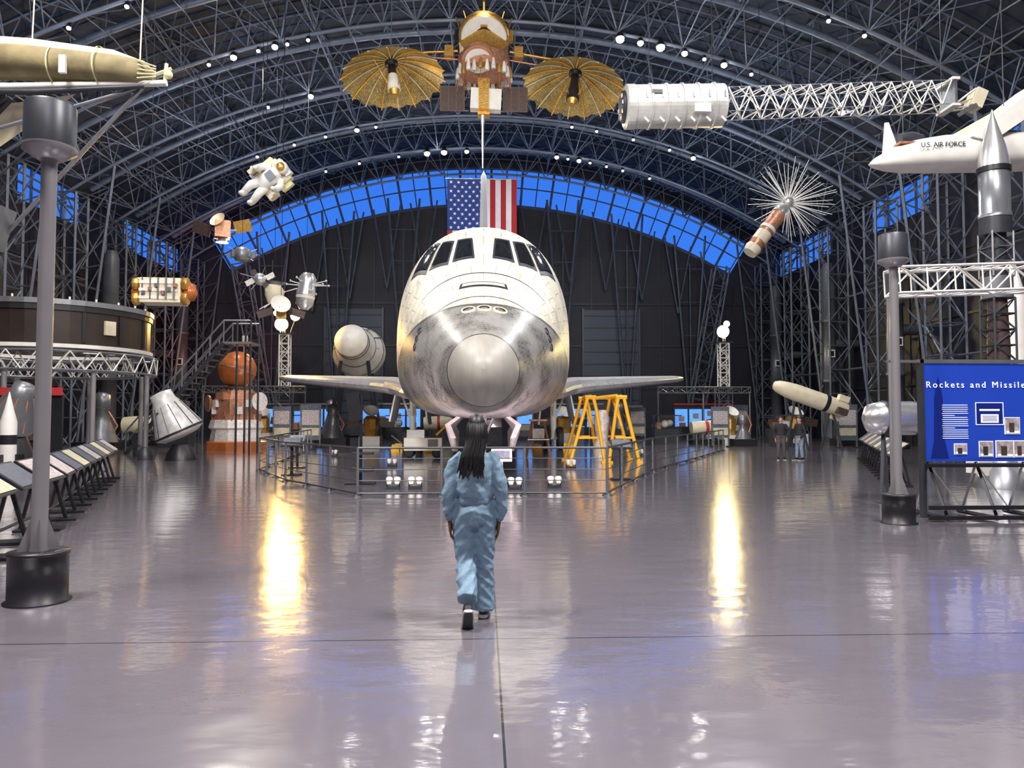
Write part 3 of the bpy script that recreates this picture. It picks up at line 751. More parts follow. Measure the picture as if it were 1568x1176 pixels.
b=MB(); C=V((-10.5,25,5.75))
b.box(C,(1.25,.9,.8),CREAM,RZ(.1))
for z in(-.25,0,.25): b.box(C+V((0,-.46,z)),(1.2,.04,.1),WHITE,RZ(.1))
for k in range(5): b.box(C+V((-.5+.25*k,-.49,.05)),(.05,.04,.7),GREY,RZ(.1))
for k in range(6): b.box(C+V((-.45+.2*k,-.5,.12*(k%3)-.1)),(.1,.1,.12),COPPER if k%2 else GREY)
for sg in(-1,1):
    b.lathe([(.12,0),(.28,.12),(.28,.3),(.1,.42)],C+V((sg*.62,0,-.02)),(sg,0,0),ORANGE,14)
    b.lathe([(.1,0),(.22,.1),(.2,.25)],C+V((sg*.62,-.25,.22)),(sg,0,0),GOLD,12); b.lathe([(.1,0),(.22,.1),(.2,.25)],C+V((sg*.62,-.25,-.26)),(sg,0,0),GOLD,12)
    b.box(C+V((sg*.8,.1,.15)),(.2,.5,.3),COPPER)
for x in(-.5,.5): wire(b,C+V((x,0,.4)))
b.obj('solar_observatory_satellite')

# ------------------------------------------------------------------ paraglider craft upper left
b=MB(); Y=12.0
b.tube([(-10.5,Y,7.30),(-8.5,Y,7.33),(-7.2,Y,7.29),(-5.9,Y,7.19),(-5.45,Y,7.12),(-5.28,Y,7.1)],[.30,.30,.285,.25,.21,.08],KHAKI,20)
b.tube([(-10.5,Y-.06,7.50),(-8.5,Y-.08,7.53),(-7.2,Y-.08,7.47),(-5.9,Y-.06,7.35),(-5.5,Y-.03,7.27)],[.16,.16,.155,.125,.07],YFAB,14)
for x in(-9.5,-8.6,-7.7,-6.8,-6.1): b.lathe([(.305,-.012),(.305,.012)],(x,Y,7.30-(0 if x<-7 else .07)),(1,0,-.05),YFAB,20,False)
for k in range(5): b.seg((-5.45,Y-.2,7.25-.07*k),(-5.2,Y-.1,7.2-.04*k),.012,YFAB)
b.tube([(-10.5,Y-.05,6.84),(-7.5,Y-.05,6.86),(-5.05,Y-.05,6.96)],[.06,.06,.05],WHITE,10)
b.tube([(-10.5,Y-.3,6.66),(-7.0,Y-.15,6.74),(-5.4,Y-.05,6.9)],[.05,.05,.035],DGREY,8)
b.box((-6.55,Y-.28,7.13),(.10,.06,.28),WHITE); b.seg((-5.1,Y,7.0),(-5.08,Y,7.3),.03,YFAB); b.seg((-5.3,Y,7.1),(-5.0,Y,7.22),.03,YFAB); b.sph((-5.05,Y,7.12),.07,YFAB)
b.seg((-5.45,Y,6.9),(-8.2,Y+.6,4.3),.035,GREY,n=8); b.seg((-5.5,Y,6.9),(-9.5,Y-.4,5.4),.03,GREY,n=8); b.seg((-6.2,Y,6.85),(-7.8,Y,5.3),.02,DGREY)
g=[]
for j in range(9):
    for i in range(9):
        u,v=i/8,j/8; x=-10.4+3.9*u*(1-.45*v); z=6.80-1.25*v+.35*v*u; g.append((x,Y+.25*math.sin(u*3)+.5*v,z-.12*math.sin(u*pi)*(1-v)))
b.add(g,[(j*9+i,j*9+i+1,(j+1)*9+i+1,(j+1)*9+i) for j in range(8) for i in range(8)],CREAM,True)
b.tube([(-7.5,Y,6.7),(-8.2,Y+.1,6.0),(-9.6,Y+.3,5.6)],.05,BLACK,8); b.box((-8.5,Y+.3,4.9),(1.5,.5,.7),GREY,RY(.3)); b.seg((-7.9,Y,5.2),(-7.9,Y,3.9),.05,WHITE,n=8)
b.lathe([(.2,-.06),(.34,-.06),(.36,0),(.34,.06),(.2,.06)],(-7.9,Y,4.0),(0,1,0),RUBBER,18)
for x in(-5.5,-7.2,-9.0): b.seg((x,Y,7.3),(x+.3,Y,20.4),.012,CREAM)
b.obj('paraglider_research_vehicle')

# ------------------------------------------------------------------ poles
def pole(x,y):
    b=MB()
    b.lathe([(.27,0),(.27,.015),(.24,.03),(.24,.42),(.25,.42),(.25,.45),(.1,.45)],(x,y,0),(0,0,1),BLACK,32)
    b.lathe([(.075,.44),(.066,.5),(.066,4.05)],(x,y,0),(0,0,1),POLE,24)
    b.lathe([(.10,4.0),(.225,4.08),(.225,4.12)],(x,y,0),(0,0,1),POLE,28); b.lathe([(.215,4.12),(.215,4.5),(.2,4.52)],(x,y,0),(0,0,1),DGREY,32)
    for k in range(4):
        a=k*pi/2+.5; b.add([(x+.06*math.cos(a),y+.06*math.sin(a),.75),(x+.17*math.cos(a),y+.17*math.sin(a),.45),(x+.05*math.cos(a),y+.05*math.sin(a),.45)],[(0,1,2)],POLE)
    return b.obj('display_lighting_column')
pole(-3.98,6.95); pole(6.45,11.5)

b=MB(); b.truss((7.15,12.8,4.0),(13.5,12.8,4.25),.5,.45,13,.025,WHITE,.016)
b.seg((13.5,12.8,0),(13.5,12.8,4.1),.08,POLE,n=12); b.lathe([(.25,0),(.25,.3)],(13.5,12.8,0),(0,0,1),BLACK,20)
b.seg((7.2,13.0,0),(7.2,13.0,3.8),.04,POLE,n=12); b.lathe([(.18,0),(.18,.05)],(7.2,13.0,0),(0,0,1),BLACK,20)
b.obj('overhead_box_truss')

# ------------------------------------------------------------------ instrument ring on platform
b=MB(); X,Y,r=-16.3,29.0,3.35
n=48
def band(r0,r1,z0,z1,m):
    b.loft([[V((X+q*math.cos(2*pi*i/n),Y+q*math.sin(2*pi*i/n),z)) for i in range(n)] for q,z in((r0,z0),(r1,z0),(r1,z1),(r0,z1),(r0,z0))],m,False,False)
band(r-.12,r,4.15,5.3,RINGM); band(r-.15,r+.1,5.5,5.68,GREY); band(r-.15,r+.08,4.02,4.15,WHITE); band(r-.2,r+.06,5.3,5.5,BLACK)
for i in range(n):
    a=2*pi*i/n; 
    if i%3==0: b.box((X+(r+.03)*math.cos(a),Y+(r+.03)*math.sin(a),4.75),(.06,.12,1.05),BLACK,RZ(a))
    if i%12==8: b.box((X+(r+.05)*math.cos(a),Y+(r+.05)*math.sin(a),4.8),(.1,.4,.5),CREAM,RZ(a))
    if i%2: b.seg((X+(r-.1)*math.cos(a),Y+(r-.1)*math.sin(a),5.68),(X+(r-.1)*math.cos(a),Y+(r-.1)*math.sin(a),5.8),.04,WHITE)
n=24
for i in range(n):
    a=2*pi*i/n;a2=2*pi*(i+1)/n
    for z in(3.25,3.9): 
        for q in(r-.6,r+.25): b.seg((X+q*math.cos(a),Y+q*math.sin(a),z),(X+q*math.cos(a2),Y+q*math.sin(a2),z),.04,GREY)
    am=(a+a2)/2
    for q in(r-.6,r+.25):
        b.seg((X+q*math.cos(a),Y+q*math.sin(a),3.25),(X+q*math.cos(am),Y+q*math.sin(am),3.9),.025,WHITE); b.seg((X+q*math.cos(am),Y+q*math.sin(am),3.9),(X+q*math.cos(a2),Y+q*math.sin(a2),3.25),.025,WHITE)
    b.seg((X+(r-.6)*math.cos(a),Y+(r-.6)*math.sin(a),3.9),(X+(r+.25)*math.cos(a),Y+(r+.25)*math.sin(a),3.9),.035,GREY)
for i in range(8):
    a=2*pi*i/8+.1; q=r+.05; b.seg((X+q*math.cos(a),Y+q*math.sin(a),0),(X+q*math.cos(a),Y+q*math.sin(a),3.3),.09,POLE,n=10); b.lathe([(.28,0),(.26,.35),(.12,.5)],(X+q*math.cos(a),Y+q*math.sin(a),0),(0,0,1),DGREY,14)
b.obj('rocket_instrument_ring')
b=MB(); n=18
for k in range(n):
    t=k/n; b.box((-15.6+4.0*t,34.5,.28+4.7*t),(.28,1.2,.05),GREY)
for yy in(33.9,35.1):
    b.seg((-15.8,yy,.0),(-11.6,yy,4.95),.10,DGREY); b.seg((-15.8,yy,1.0),(-11.6,yy,5.95),.04,GREY); b.seg((-11.6,yy,5.95),(-10.4,yy,5.95),.04,GREY)
    for k in range(8): t=k/7; b.seg((-15.8+4.2*t,yy,4.95*t),(-15.8+4.2*t,yy,1+4.95*t),.03,GREY)
    for x in(-11.0,-10.4): b.seg((x,yy,0),(x,yy,5.95),.05,DGREY)
    b.seg((-15.8,yy,.5),(-11.6,yy,5.45),.02,GREY)
b.box((-11.0,34.5,4.95),(1.3,1.3,.1),GREY)
b.obj('observation_staircase')

# ------------------------------------------------------------------ orange sphere probe
b=MB(); X,Y=-12.3,38.0
b.sph((X,Y,4.0),.92,ORANGE,28,16); b.lathe([(.93,-.05),(.94,0),(.93,.05)],(X,Y,4.0),(.3,.1,1),COPPER,28,False)
b.lathe([(.06,.0),(.06,.8),(.14,.8),(.14,1.2)],(X+.35,Y,4.5),(0,0,1),WHITE,10)
b.lathe([(.5,2.95),(.7,3.15)],(X,Y,0),(0,0,1),GREY,20)
b.lathe([(1.0,1.5),(1.05,2.5),(.8,2.95)],(X,Y,0),(0,0,1),COPPER,10,True,False)
for k in range(16):
    a=k*pi/8; b.box((X+1.02*math.cos(a),Y+1.02*math.sin(a),1.6+.35*(k%4)),(.3,.35,.35),(COPPER,PINKM,WHITE,COPPER)[k%4],RZ(a)); b.seg((X+1.1*math.cos(a),Y+1.1*math.sin(a),1.3),(X+.7*math.cos(a+.5),Y+.7*math.sin(a+.5),3.0),.04,COPPER)
b.lathe([(.1,0),(.42,.15),(.46,.25)],(X+1.1,Y-.4,2.4),(.8,-.6,0),PINKM,18); b.lathe([(.1,0),(.4,.15),(.42,.25)],(X-1.1,Y-.3,2.3),(-.8,-.6,0),COPPER,18)
b.lathe([(1.5,0),(1.5,.40),(1.35,.45)],(X,Y,0),(0,0,1),ORANGE,8,True,False)
b.lathe([(1.25,.45),(1.15,1.0),(1.3,1.1),(1.2,1.5)],(X,Y,0),(0,0,1),PINKM,10,True,False)
b.obj('planetary_lander_probe')
# capsule on a stand at left
b=MB(); X,Y=-11.7,29.0; ax=V((-.45,-.15,1)).normalized(); O=V((X+.25,Y,.95))
b.lathe([(.05,-.1),(.6,-.06),(.88,.08),(.9,.2),(.52,1.25),(.42,1.45),(.40,1.75),(.05,1.8)],O,ax,CAPM,28)
for k in range(12):
    fx,fyv,fz=frame(ax); a=k*pi/6; d=fx*math.cos(a)+fyv*math.sin(a); b.seg(O+fz*.22+d*.9,O+fz*1.25+d*.525,.018,DGREY)
b.lathe([(.91,.12),(.93,.16),(.91,.2)],O,ax,BLACK,28,False)
b.lathe([(.55,0),(.5,.25),(.3,.6)],(X+.25,Y,0),(0,0,1),BLACK,20); b.seg((X-.7,Y-.2,0),O+ax*1.0,.05,DGREY,n=6)
b.box((X-.25,Y-.62,1.65),(.3,.08,.3),BLACK,RX(.3))
b.obj('space_capsule')
# white capsule behind wing
b=MB(); C=V((-8.6,51,6.27)); k1=1.085
b.lathe([(r*k1,h*k1) for r,h in [(1.65,1.2),(1.68,.9),(1.6,.6),(1.25,-.2),(1.0,-1.0),(1.0,-1.6),(.95,-1.65),(.75,-2.0),(.4,-2.3),(.05,-2.35)]],C,(.04,1,-.22),WHITE,28)
for h,r in((-.2,1.27),(-1.0,1.02),(-1.4,1.02),(.6,1.62)): b.lathe([(r*k1,h*k1-.04),(r*k1+.02,h*k1),(r*k1,h*k1+.04)],C,(.04,1,-.22),DGREY,28,False)
for k in range(12):
    a=k*pi/6; b.seg(C+V((1.4*math.cos(a),-.15,1.4*math.sin(a))),C+V((1.8*math.cos(a),.8,1.8*math.sin(a)-.1)),.03,DGREY)
for sg in(-1,1): b.seg(C+V((sg*.9,.6,-1)),(C.x+sg*1.6,52,0),.12,DGREY); b.seg(C+V((sg*.9,-.6,-.9)),(C.x+sg*1.6,50,0),.12,DGREY)
b.obj('crew_capsule')

# ------------------------------------------------------------------ yellow gantry stand (A-frames)
b=MB()
def aframe(xc,y,spread,ztop,lean=0):
    for d in(-1,1):
        b.tube([(xc+d*spread,y,0),(xc+d*spread*.35+lean,y,ztop*.8),(xc+d*.10+lean,y,ztop)],[.065,.065,.065],YELLOW,8)
        b.box((xc+d*spread,y,.03),(.24,.24,.06),YELLOW)
    b.seg((xc-spread*.58,y,ztop*.38),(xc+spread*.58,y,ztop*.38),.045,YELLOW,n=6)
    b.seg((xc-.2+lean,y,ztop),(xc+.2+lean,y,ztop),.08,YELLOW,n=6)
for y in(26.8,28.6):
    aframe(3.72,y,.62,2.35,.12); aframe(5.05,y,.55,2.35,-.1)
for x in(3.84,4.95): b.seg((x,26.8,2.37),(x,28.6,2.37),.08,YELLOW,n=6); b.seg((x,26.8,1.3),(x,28.6,2.3),.04,YELLOW,n=6)
b.seg((3.84,28.6,2.37),(4.95,28.6,2.37),.07,YELLOW,n=6)
b.seg((3.9,26.8,2.3),(4.9,27.4,2.42),.07,YELLOW,n=6)
b.obj('yellow_gantry_stand')
b=MB(); b.lathe([(.3,0),(.35,.5),(.22,.8),(.3,1.6),(.15,1.9)],(4.4,27.8,0),(0,0,1),PINKM,14); b.tube([(4.6,27.8,.4),(4.8,27.7,1.0),(4.55,27.8,1.6)],.06,COPPER,8); b.obj('rocket_engine_display')

# ------------------------------------------------------------------ railing round shuttle
b=MB(); pts=[(-8.6,38),(-6.8,23.2),(-5.0,19.3),(-2.6,15.75),(2.6,15.75),(5.1,22.5),(8.3,29),(11.6,36)]
RAILM=DGREY
for k in range(len(pts)-1):
    a=V((*pts[k],0)); c=V((*pts[k+1],0)); L=(c-a).length; n=max(1,round(L/1.7))
    for h,r in((1.0,.028),(.55,.01),(.32,.01),(.78,.01),(.06,.022)): b.seg(a+V((0,0,h)),c+V((0,0,h)),r,RAILM,n=6)
    for j in range(n+(k==len(pts)-2)):
        p=a+(c-a)*j/n; b.seg(p,p+V((0,0,1.02)),.03,GREY,n=8); b.lathe([(.11,0),(.10,.02),(.03,.05)],p,(0,0,1),DGREY,12)
b.obj('barrier_railing')
for x,y in((-5.4,21.5),(-6.0,24.6),(3.6,19.6)):
    b=MB()
    b.seg((x,y,0),(x,y,.85),.04,BLACK,n=8); b.box((x,y-.02,.93),(.55,.4,.03),BLACK,RX(.6)); b.box((x,y-.03,.95),(.48,.34,.02),BOARDD,RX(.6)); b.box((x,y,.02),(.5,.4,.04),BLACK)
    b.obj('information_lectern')
b=MB(); kx,ky=-3.0,18.6
b.box((kx,ky,.02),(.7,.5,.04),BLACK); b.seg((kx,ky,0),(kx,ky,2.2),.04,BLACK,n=8); b.box((kx-.16,ky-.05,1.9),(.32,.08,.7),BLACK,RY(-.15)); b.box((kx+.05,ky,.35),(.5,.35,.1),DGREY)
b.box((kx+.05,ky,.75),(.5,.3,.06),DGREY); b.obj('exhibit_kiosk')
b=MB()
for x,y in((-2.05,17.3),(-1.55,17.3),(.72,17.1),(1.65,17.4),(-6.2,31.5),(6.6,31.5),(-3.0,25.0),(2.8,24.0)):  # fixtures behind the nose group are added to light wings and belly
    b.box((x,y,.03),(.3,.25,.06),DGREY)
    for d in(-.09,.09): b.lathe([(.04,-.10),(.08,.02),(.08,.07)],(x+d,y,.18),(0,.6,.8),WHITE,14); b.sph((x+d,y+.045,.24),(.055,.055,.025),LAMPS,10,6)
    b.seg((x-.14,y,.04),(x-.14,y,.2),.015,BLACK); b.seg((x+.14,y,.04),(x+.14,y,.2),.015,BLACK)
b.obj('floor_floodlights')
b=MB(); b.box((.45,18.4,.72),(.5,.15,.32),WHITE); b.box((.45,18.4,.3),(.06,.06,.6),GREY); b.box((.45,18.31,.72),(.4,.02,.2),BOARDD); b.box((.45,18.4,.02),(.5,.35,.04),BLACK); b.obj('information_sign')
b=MB()
for x in(-4.3,-2.7,2.7,4.3):
    for yy,sg in((37.1,1),(38.9,-1)): b.add([(x-.2,yy-.25,0),(x+.2,yy-.25,0),(x+.2,yy+.25,0),(x-.2,yy+.25,0),(x-.2,yy+.25*sg,.28),(x+.2,yy+.25*sg,.28)],[(0,1,2,3),(0,1,5,4),(3,2,5,4),(0,3,4),(1,2,5)],YELLOW)
b.obj('wheel_chocks')
b=MB(); x,y=-2.4,30.5
b.box((x,y,.55),(1.5,.9,.5),WHITE); b.box((x-.3,y,.95),(.7,.7,.35),GREY); b.box((x+.4,y-.46,.6),(.4,.03,.3),BLACK)
for dx in(-.55,.55):
    for dy in(-.38,.38): b.lathe([(.1,-.06),(.18,-.06),(.2,0),(.18,.06),(.1,.06)],(x+dx,y+dy,.2),(0,1,0),RUBBER,16)
b.seg((x-.75,y,.45),(x-1.3,y,.9),.03,GREY,n=6); b.tube([(x+.5,y,.9),(x+.9,y,1.3),(x+1.2,y,1.2)],.05,YELLOW,8); b.obj('ground_service_cart')
b=MB(); x,y=2.3,31.5
for dx in(-.5,.5):
    for dy in(-.4,.4): b.seg((x+dx,y+dy,0),(x+dx*.5,y+dy*.5,1.5),.04,COPPER,n=6)
b.box((x,y,1.5),(.7,.6,.08),COPPER); b.box((x,y,.7),(.9,.8,.05),GREY); b.box((x,y,.95),(.5,.5,.4),PINKM); b.obj('maintenance_work_stand')

# ------------------------------------------------------------------ lamp towers
def lamp(x,z,mt,w):
    b=MB(); y=50
    b.truss((x,y,0),(x,y,3.6),.9,.9,4,.045,GREY,.025); b.truss((x,y,3.6),(x,y,z-.7),.6,.6,6,.05,WHITE,.03)
    b.box((x,y,z-.65),(1.2,.7,.08),DGREY); b.seg((x,y,z-.7),(x,y,z+.2),.05,DGREY)
    for i,(dx,dz,r) in enumerate(w):
        b.lathe([(r*.6,.45),(r*1.05,.1),(r*1.1,0)],(x+dx,y,z+dz),(0,1,.1),BLACK,16); b.sph((x+dx,y-.02,z+dz),(r,r*.6,r),mt,16,10); b.seg((x+dx,y+.1,z+dz-.1),(x+dx*.5,y,z-.6),.03,DGREY)
    return b.obj('floodlight_tower')
lamp(-13.1,7.75,SODIUM,[(-.25,0,.42),(.65,.55,.30),(-.6,.75,.18)])
lamp(16.2,7.3,SODIUM2,[(0,.10,.40),(.25,.62,.2)])
b=MB(); b.truss((11.5,49,3.4),(17.6,49,3.4),.4,.4,10,.035,GREY,.02)
for x in(11.5,14.5,17.6): b.seg((x,49,0),(x,49,3.3),.06,GREY,n=8)
b.obj('exhibit_lighting_gantry')
b=MB(); b.truss((-18,49,3.4),(-11.5,49,3.4),.4,.4,10,.035,GREY,.02)
for x in(-18,-14.8,-11.5): b.seg((x,49,0),(x,49,3.3),.06,GREY,n=8)
b.obj('exhibit_lighting_gantry')

# ------------------------------------------------------------------ far exhibit walls
def exh(x0,x1,y,nm,red=False):
    b=MB(); b.box(((x0+x1)/2,y+.2,1.25),(x1-x0,.3,2.5),DGREY); n=max(2,int((x1-x0)/1.1)); w=(x1-x0)/n
    for k in range(n):
        if k%4==3: b.box((x0+w*(k+.5),y,1.5),(w*.85,.08,1.4),BROWN)
        else: b.box((x0+w*(k+.5),y,1.55),(w*.86,.08,1.35),SCREEN); b.box((x0+w*(k+.5),y-.05,1.5+.2*(k%3)),(w*.4,.04,.4),SIGNP)
        b.box((x0+w*(k+.5),y-.3,.45),(w*.7,.5,.9),(BLACK,GREY,WHITE)[k%3])
        b.box((x0+w*(k+.5),y-.3,1.05),(w*.4,.3,.3),(COPPER,WHITE,RED)[k%3])
    b.box(((x0+x1)/2,y+.1,2.6),(x1-x0,.5,.12),RED if red else GREY)
    return b.obj(nm)
exh(-18.0,-10.8,57,'exhibit_display_wall'); exh(14.6,19.0,57,'exhibit_display_wall',True); exh(-8,-4.6,56,'exhibit_display_wall'); exh(5,9,56,'exhibit_display_wall')
def exhibit(x,y,kind,s=1):
    b=MB()
    if kind==0:
        b.box((x,y,.2),(1.6*s,1.2*s,.4),BLACK); b.lathe([(.6*s,.4),(.35*s,1.0*s),(.2*s,1.5*s),(.3*s,1.6*s),(.3*s,2.1*s),(.1*s,2.2*s)],(x,y,0),(0,0,1),GREY,18); b.tube([(x+.3*s,y,.5),(x+.6*s,y,1.2),(x+.25*s,y,1.9)],.05,COPPER,8)
        return b.obj('rocket_engine')
    if kind==1:
        b.box((x,y,.45),(1.5*s,.9,.9),DGREY); b.box((x,y,1.3),(1.45*s,.85,.8),GLASS); b.box((x,y,1.73),(1.5*s,.9,.06),DGREY); b.sph((x,y,1.2),.25,WHITE,12,8); b.box((x-.4*s,y,1.1),(.25,.3,.4),COPPER)
        return b.obj('display_case')
    if kind==2:
        b.lathe([(.6*s,0),(.6*s,.2)],(x,y,0),(0,0,1),BLACK,16); b.lathe([(.2*s,.2),(.2*s,1.6*s),(.12*s,1.9*s),(.01,2.4*s)],(x,y,0),(0,0,1),WHITE,16)
        for k in range(4): a=k*pi/2; b.box((x+.28*s*math.cos(a),y+.28*s*math.sin(a),.45),(.3*s,.03,.5),BLACK,RZ(a))
        b.lathe([(.205*s,1.0*s),(.205*s,1.25*s)],(x,y,0),(0,0,1),BLACK,16)
        return b.obj('rocket_model')
    if kind==3:
        b.box((x,y,1.35),(1.1*s,.08,1.9*s),BOARDD); b.box((x,y-.05,1.6),(.9*s,.02,.8*s),SCREEN if int(x*7)%2 else SIGNP); b.box((x,y-.05,.85),(.9*s,.02,.4),BOARD)
        for d in(-.5,.5): b.box((x+d*s,y,.8),(.05,.1,1.6),GREY); b.box((x+d*s,y,.03),(.08,.7,.06),BLACK)
        return b.obj('exhibit_text_panel')
    if kind==4:
        b.box((x,y,.25),(1.2*s,1.2*s,.5),WHITE); b.lathe([(.35*s,.5),(.45*s,.9),(.45*s,1.5),(.25*s,1.7)],(x,y,0),(0,0,1),GOLD,8,True,False)
        for d in(-1,1): b.box((x+d*.95*s,y,1.3),(.9*s,.04,.5),BROWN,RY(.2*d))
        b.lathe([(.05,0),(.3*s,.12),(.45*s,.3)],(x,y-.2,1.8),(.2,-.6,.7),WHITE,18,False); b.seg((x,y,1.6),(x,y-.2,1.82),.03,GREY)
        return b.obj('satellite_display_model')
    if kind==5:
        b.box((x,y,.15),(1.9*s,1.1*s,.3),BLACK); b.lathe([(.4*s,-.9*s),(.42*s,-.5*s),(.42*s,.5*s),(.25*s,.8*s),(.05,.95*s)],(x,y,1.0*s),(1,0,.05),(CREAM),18)
        for d in(-.5,.5): b.box((x+d*s,y,.45*s),(.12,.7,.5*s),DGREY)
        b.lathe([(.43*s,-.1),(.43*s,.1)],(x,y,1.0*s),(1,0,.05),RED,18,False)
        return b.obj('equipment_module')
for x,y,k,s in((-8.9,45,0,1.1),(-10.8,45.5,1,1),(7.5,46,1,1.2),(-5.9,53,1,1.2),(-10.6,53,0,1.3),(9.4,52,0,1.2),(11.2,46,1,1),(18.6,46,1,1.3),(20.6,42,0,.9),(-16.4,41,1,1),(-18.9,38,0,1.3),(-14.4,46,1,1.2),(16.6,40.6,1,1.1),(21.3,38,2,1),(-12.0,19.5,2,.95),(13,52,1,1),
    (-6.6,44.5,4,1.0),(-9.2,40.5,3,1),(-13.2,42.6,5,.9),(-12.8,53.5,3,1.1),(-15.5,53.5,4,1.1),(-3.2,54.5,5,1.2),(3.0,54.5,3,1.2),(.4,55,1,1.3),(5.6,52.5,4,1.2),(9.2,44.6,3,.9),(13.4,44.8,5,1),(15.3,46.3,4,1),(11.2,55.5,3,1.2),(18.3,53.2,3,1.2),(19.2,39.0,3,1),(-19.5,44,5,1.2),(-20,50,3,1.4),(20.9,50,4,1.2),(-17.9,22.5,4,1),(-14.6,21.2,3,.9),
    (-10.9,41.2,3,.9),(12.9,40.5,3,.9),(14.6,41.8,0,.8),(-7.4,49.0,3,1.1),(7.6,49.2,3,1.1)):
    exhibit(x,y,k,s)

b=MB(); a=V((14.1,36,3.2)); d=V((3.6,0,-1.25)).normalized()
b.lathe([(.05,0),(.2,.05),(.3,.25),(.38,.7),(.42,1.2),(.42,3.6),(.36,3.75)],a,d,CREAM,20); b.lathe([(.43,2.6),(.43,2.8)],a,d,BLACK,20)
for k in range(4):
    t=k*pi/2+.4; x,y,z=frame(d); c=a+d*3.4+(x*math.cos(t)+y*math.sin(t))*.5; b.box(c,(.5,.3,.3),(BROWN,CREAM)[k%2],RY(.33))
for q in(1.2,3.0): p=a+d*q; b.seg(p,(p.x-.4,p.y+.3,0),.06,DGREY); b.seg(p,(p.x+.4,p.y-.3,0),.06,DGREY)
b.obj('slanted_missile')
b=MB(); k1=.78; o=V((7.95,14.3,1.62))
b.lathe([(r*k1,h*k1) for r,h in [(.1,-.75),(.35,-.6),(.42,-.3),(.42,.5),(.36,.6),(.36,1.2),(.2,1.3)]],o,(1,0,0),SILVER,24); b.lathe([(.43*k1,-.32*k1),(.45*k1,-.25*k1),(.43*k1,-.18*k1)],o,(1,0,0),BLACK,24,False)
for x in(7.75,8.5): b.seg((x,14.3,1.35),(x-.2,14.05,0),.04,DGREY); b.seg((x,14.3,1.35),(x+.2,14.55,0),.04,DGREY)
b.obj('satellite_propulsion_tank')
b=MB()
b.tube([(16.5,26,1.2),(17.3,26,1.35),(20.0,26,1.35),(21.0,26,1.3)],[.15,.4,.42,.3],WHITE,16)
for x in(17.3,19.8): b.box((x,26,.5),(.3,.6,1.0),DGREY)
b.box((20.7,26,1.9),(.6,.05,.7),RED); b.obj('cruise_missile')

# ------------------------------------------------------------------ reading rails
def rail(pts,nm,side):
    b=MB()
    for k in range(len(pts)-1):
        a=V((*pts[k],0)); c=V((*pts[k+1],0)); d=(c-a).normalized(); nrm=V((d.y,-d.x,0))*side; L=(c-a).length; n=max(1,round(L/1.15)); ang=math.atan2(d.y,d.x)
        b.seg(a+V((0,0,.78)),c+V((0,0,.78)),.03,DGREY,n=6); b.seg(a+V((0,0,.25)),c+V((0,0,.25)),.02,DGREY,n=6)
        for j in range(n):
            p=a+(c-a)*(j+.5)/n; b.seg(p+nrm*.15,p-nrm*.08+V((0,0,.8)),.03,BLACK,n=6); b.seg(p-nrm*.25,p-nrm*.08+V((0,0,.8)),.025,BLACK,n=6); b.box(p+V((0,0,.02)),(.35,.6,.03),BLACK,RZ(ang))
            M=RZ(ang)@RX(.62*side)
            b.box(p+V((0,0,.88)),(L/n*.86,.52,.03),BLACK,M); b.box(p+V((0,0,.88))+M@V((0,0,.02)),(L/n*.78,.45,.012),(BOARD,BOARDD,SIGNP,BOARDD)[(j+k*2)%4],M)
    return b.obj(nm)
rail([(-5.6,8.4),(-6.6,11.8),(-10.2,21)],'reading_rail',1)
rail([(9.6,17.0),(15.2,29.5)],'reading_rail',-1)

# ------------------------------------------------------------------ rockets and missiles sign
b=MB(); x0,x1,y,z0,z1=7.2,10.6,12.1,.92,2.52
b.box(((x0+x1)/2,y,(z0+z1)/2),(x1-x0,.08,z1-z0),BLUE)
b.box((x0,y,1.3),(.06,.12,2.6),DGREY); b.box((x1,y,1.3),(.06,.12,2.6),DGREY); b.box(((x0+x1)/2,y,2.56),(x1-x0+.1,.12,.06),GREY)
b.box((x0-.3,y,2.56),(.5,.1,.04),GREY)
b.add([(x0+.12,y-.046,z0+.05),(x0+.42,y-.046,z0+.05),(x0+.36,y-.046,z0+.35),(x0+.34,y-.046,z0+1.05),(x0+.27,y-.046,z0+1.4),(x0+.2,y-.046,z0+1.05),(x0+.18,y-.046,z0+.35)],[(0,1,2,3,4,5,6)],DBLUE)
rs_=random.Random(9)
for k in range(17):
    w_=.44 if k%6!=5 else .22
    b.box((x0+.32+.22+ (w_-.44)/2,y-.045,1.84-.034*k),(w_-.03*rs_.random(),.01,.010),SIGNW)
for i,(px,pz,w,h) in enumerate(((1.12,1.70,.44,.34),(1.12,1.62,.30,.14),(1.12,1.76,.34,.03),(1.5,1.50,.24,.26),(1.05,1.12,.22,.24),(1.36,1.12,.28,.26),(.62,1.12,.2,.16),(1.62,1.12,.2,.26),(1.9,1.3,.26,.6),(2.4,1.5,.5,.5),(2.9,1.3,.5,.8))):
    if i in(3,4,5,6,7,8): b.box((x0+px,y-.043,pz),(w+.02,.01,h+.02),SIGNW); b.box((x0+px-.02,y-.062,pz-.03),(w*.35,.004,h*.6),BROWN if i%2 else DGREY); b.box((x0+px,y-.060,pz-h*.4),(w*.9,.004,h*.15),SIGNW)
    b.box((x0+px,y-.046-.001*i,pz),(w,.01,h),SIGNW if i in(1,2) else (DBLUE if i==0 else SIGNP))
for k in range(4): b.box((x0+1.12,y-.054,1.66-.025*k),(.24,.006,.006),DBLUE)
for s_ in((1.12,1.88,.46,.012),(1.12,1.52,.46,.012),(.89,1.70,.012,.37),(1.35,1.70,.012,.37)): b.box((x0+s_[0],y-.05,s_[1]),(s_[2],.006,s_[3]),SIGNW)
for zz in(.06,.22): b.box(((x0+x1)/2,y-.5,zz),(x1-x0+.4,.06,.06),BLACK)
b.box(((x0+x1)/2,y-.1,.86),(x1-x0,.3,.05),BLACK)
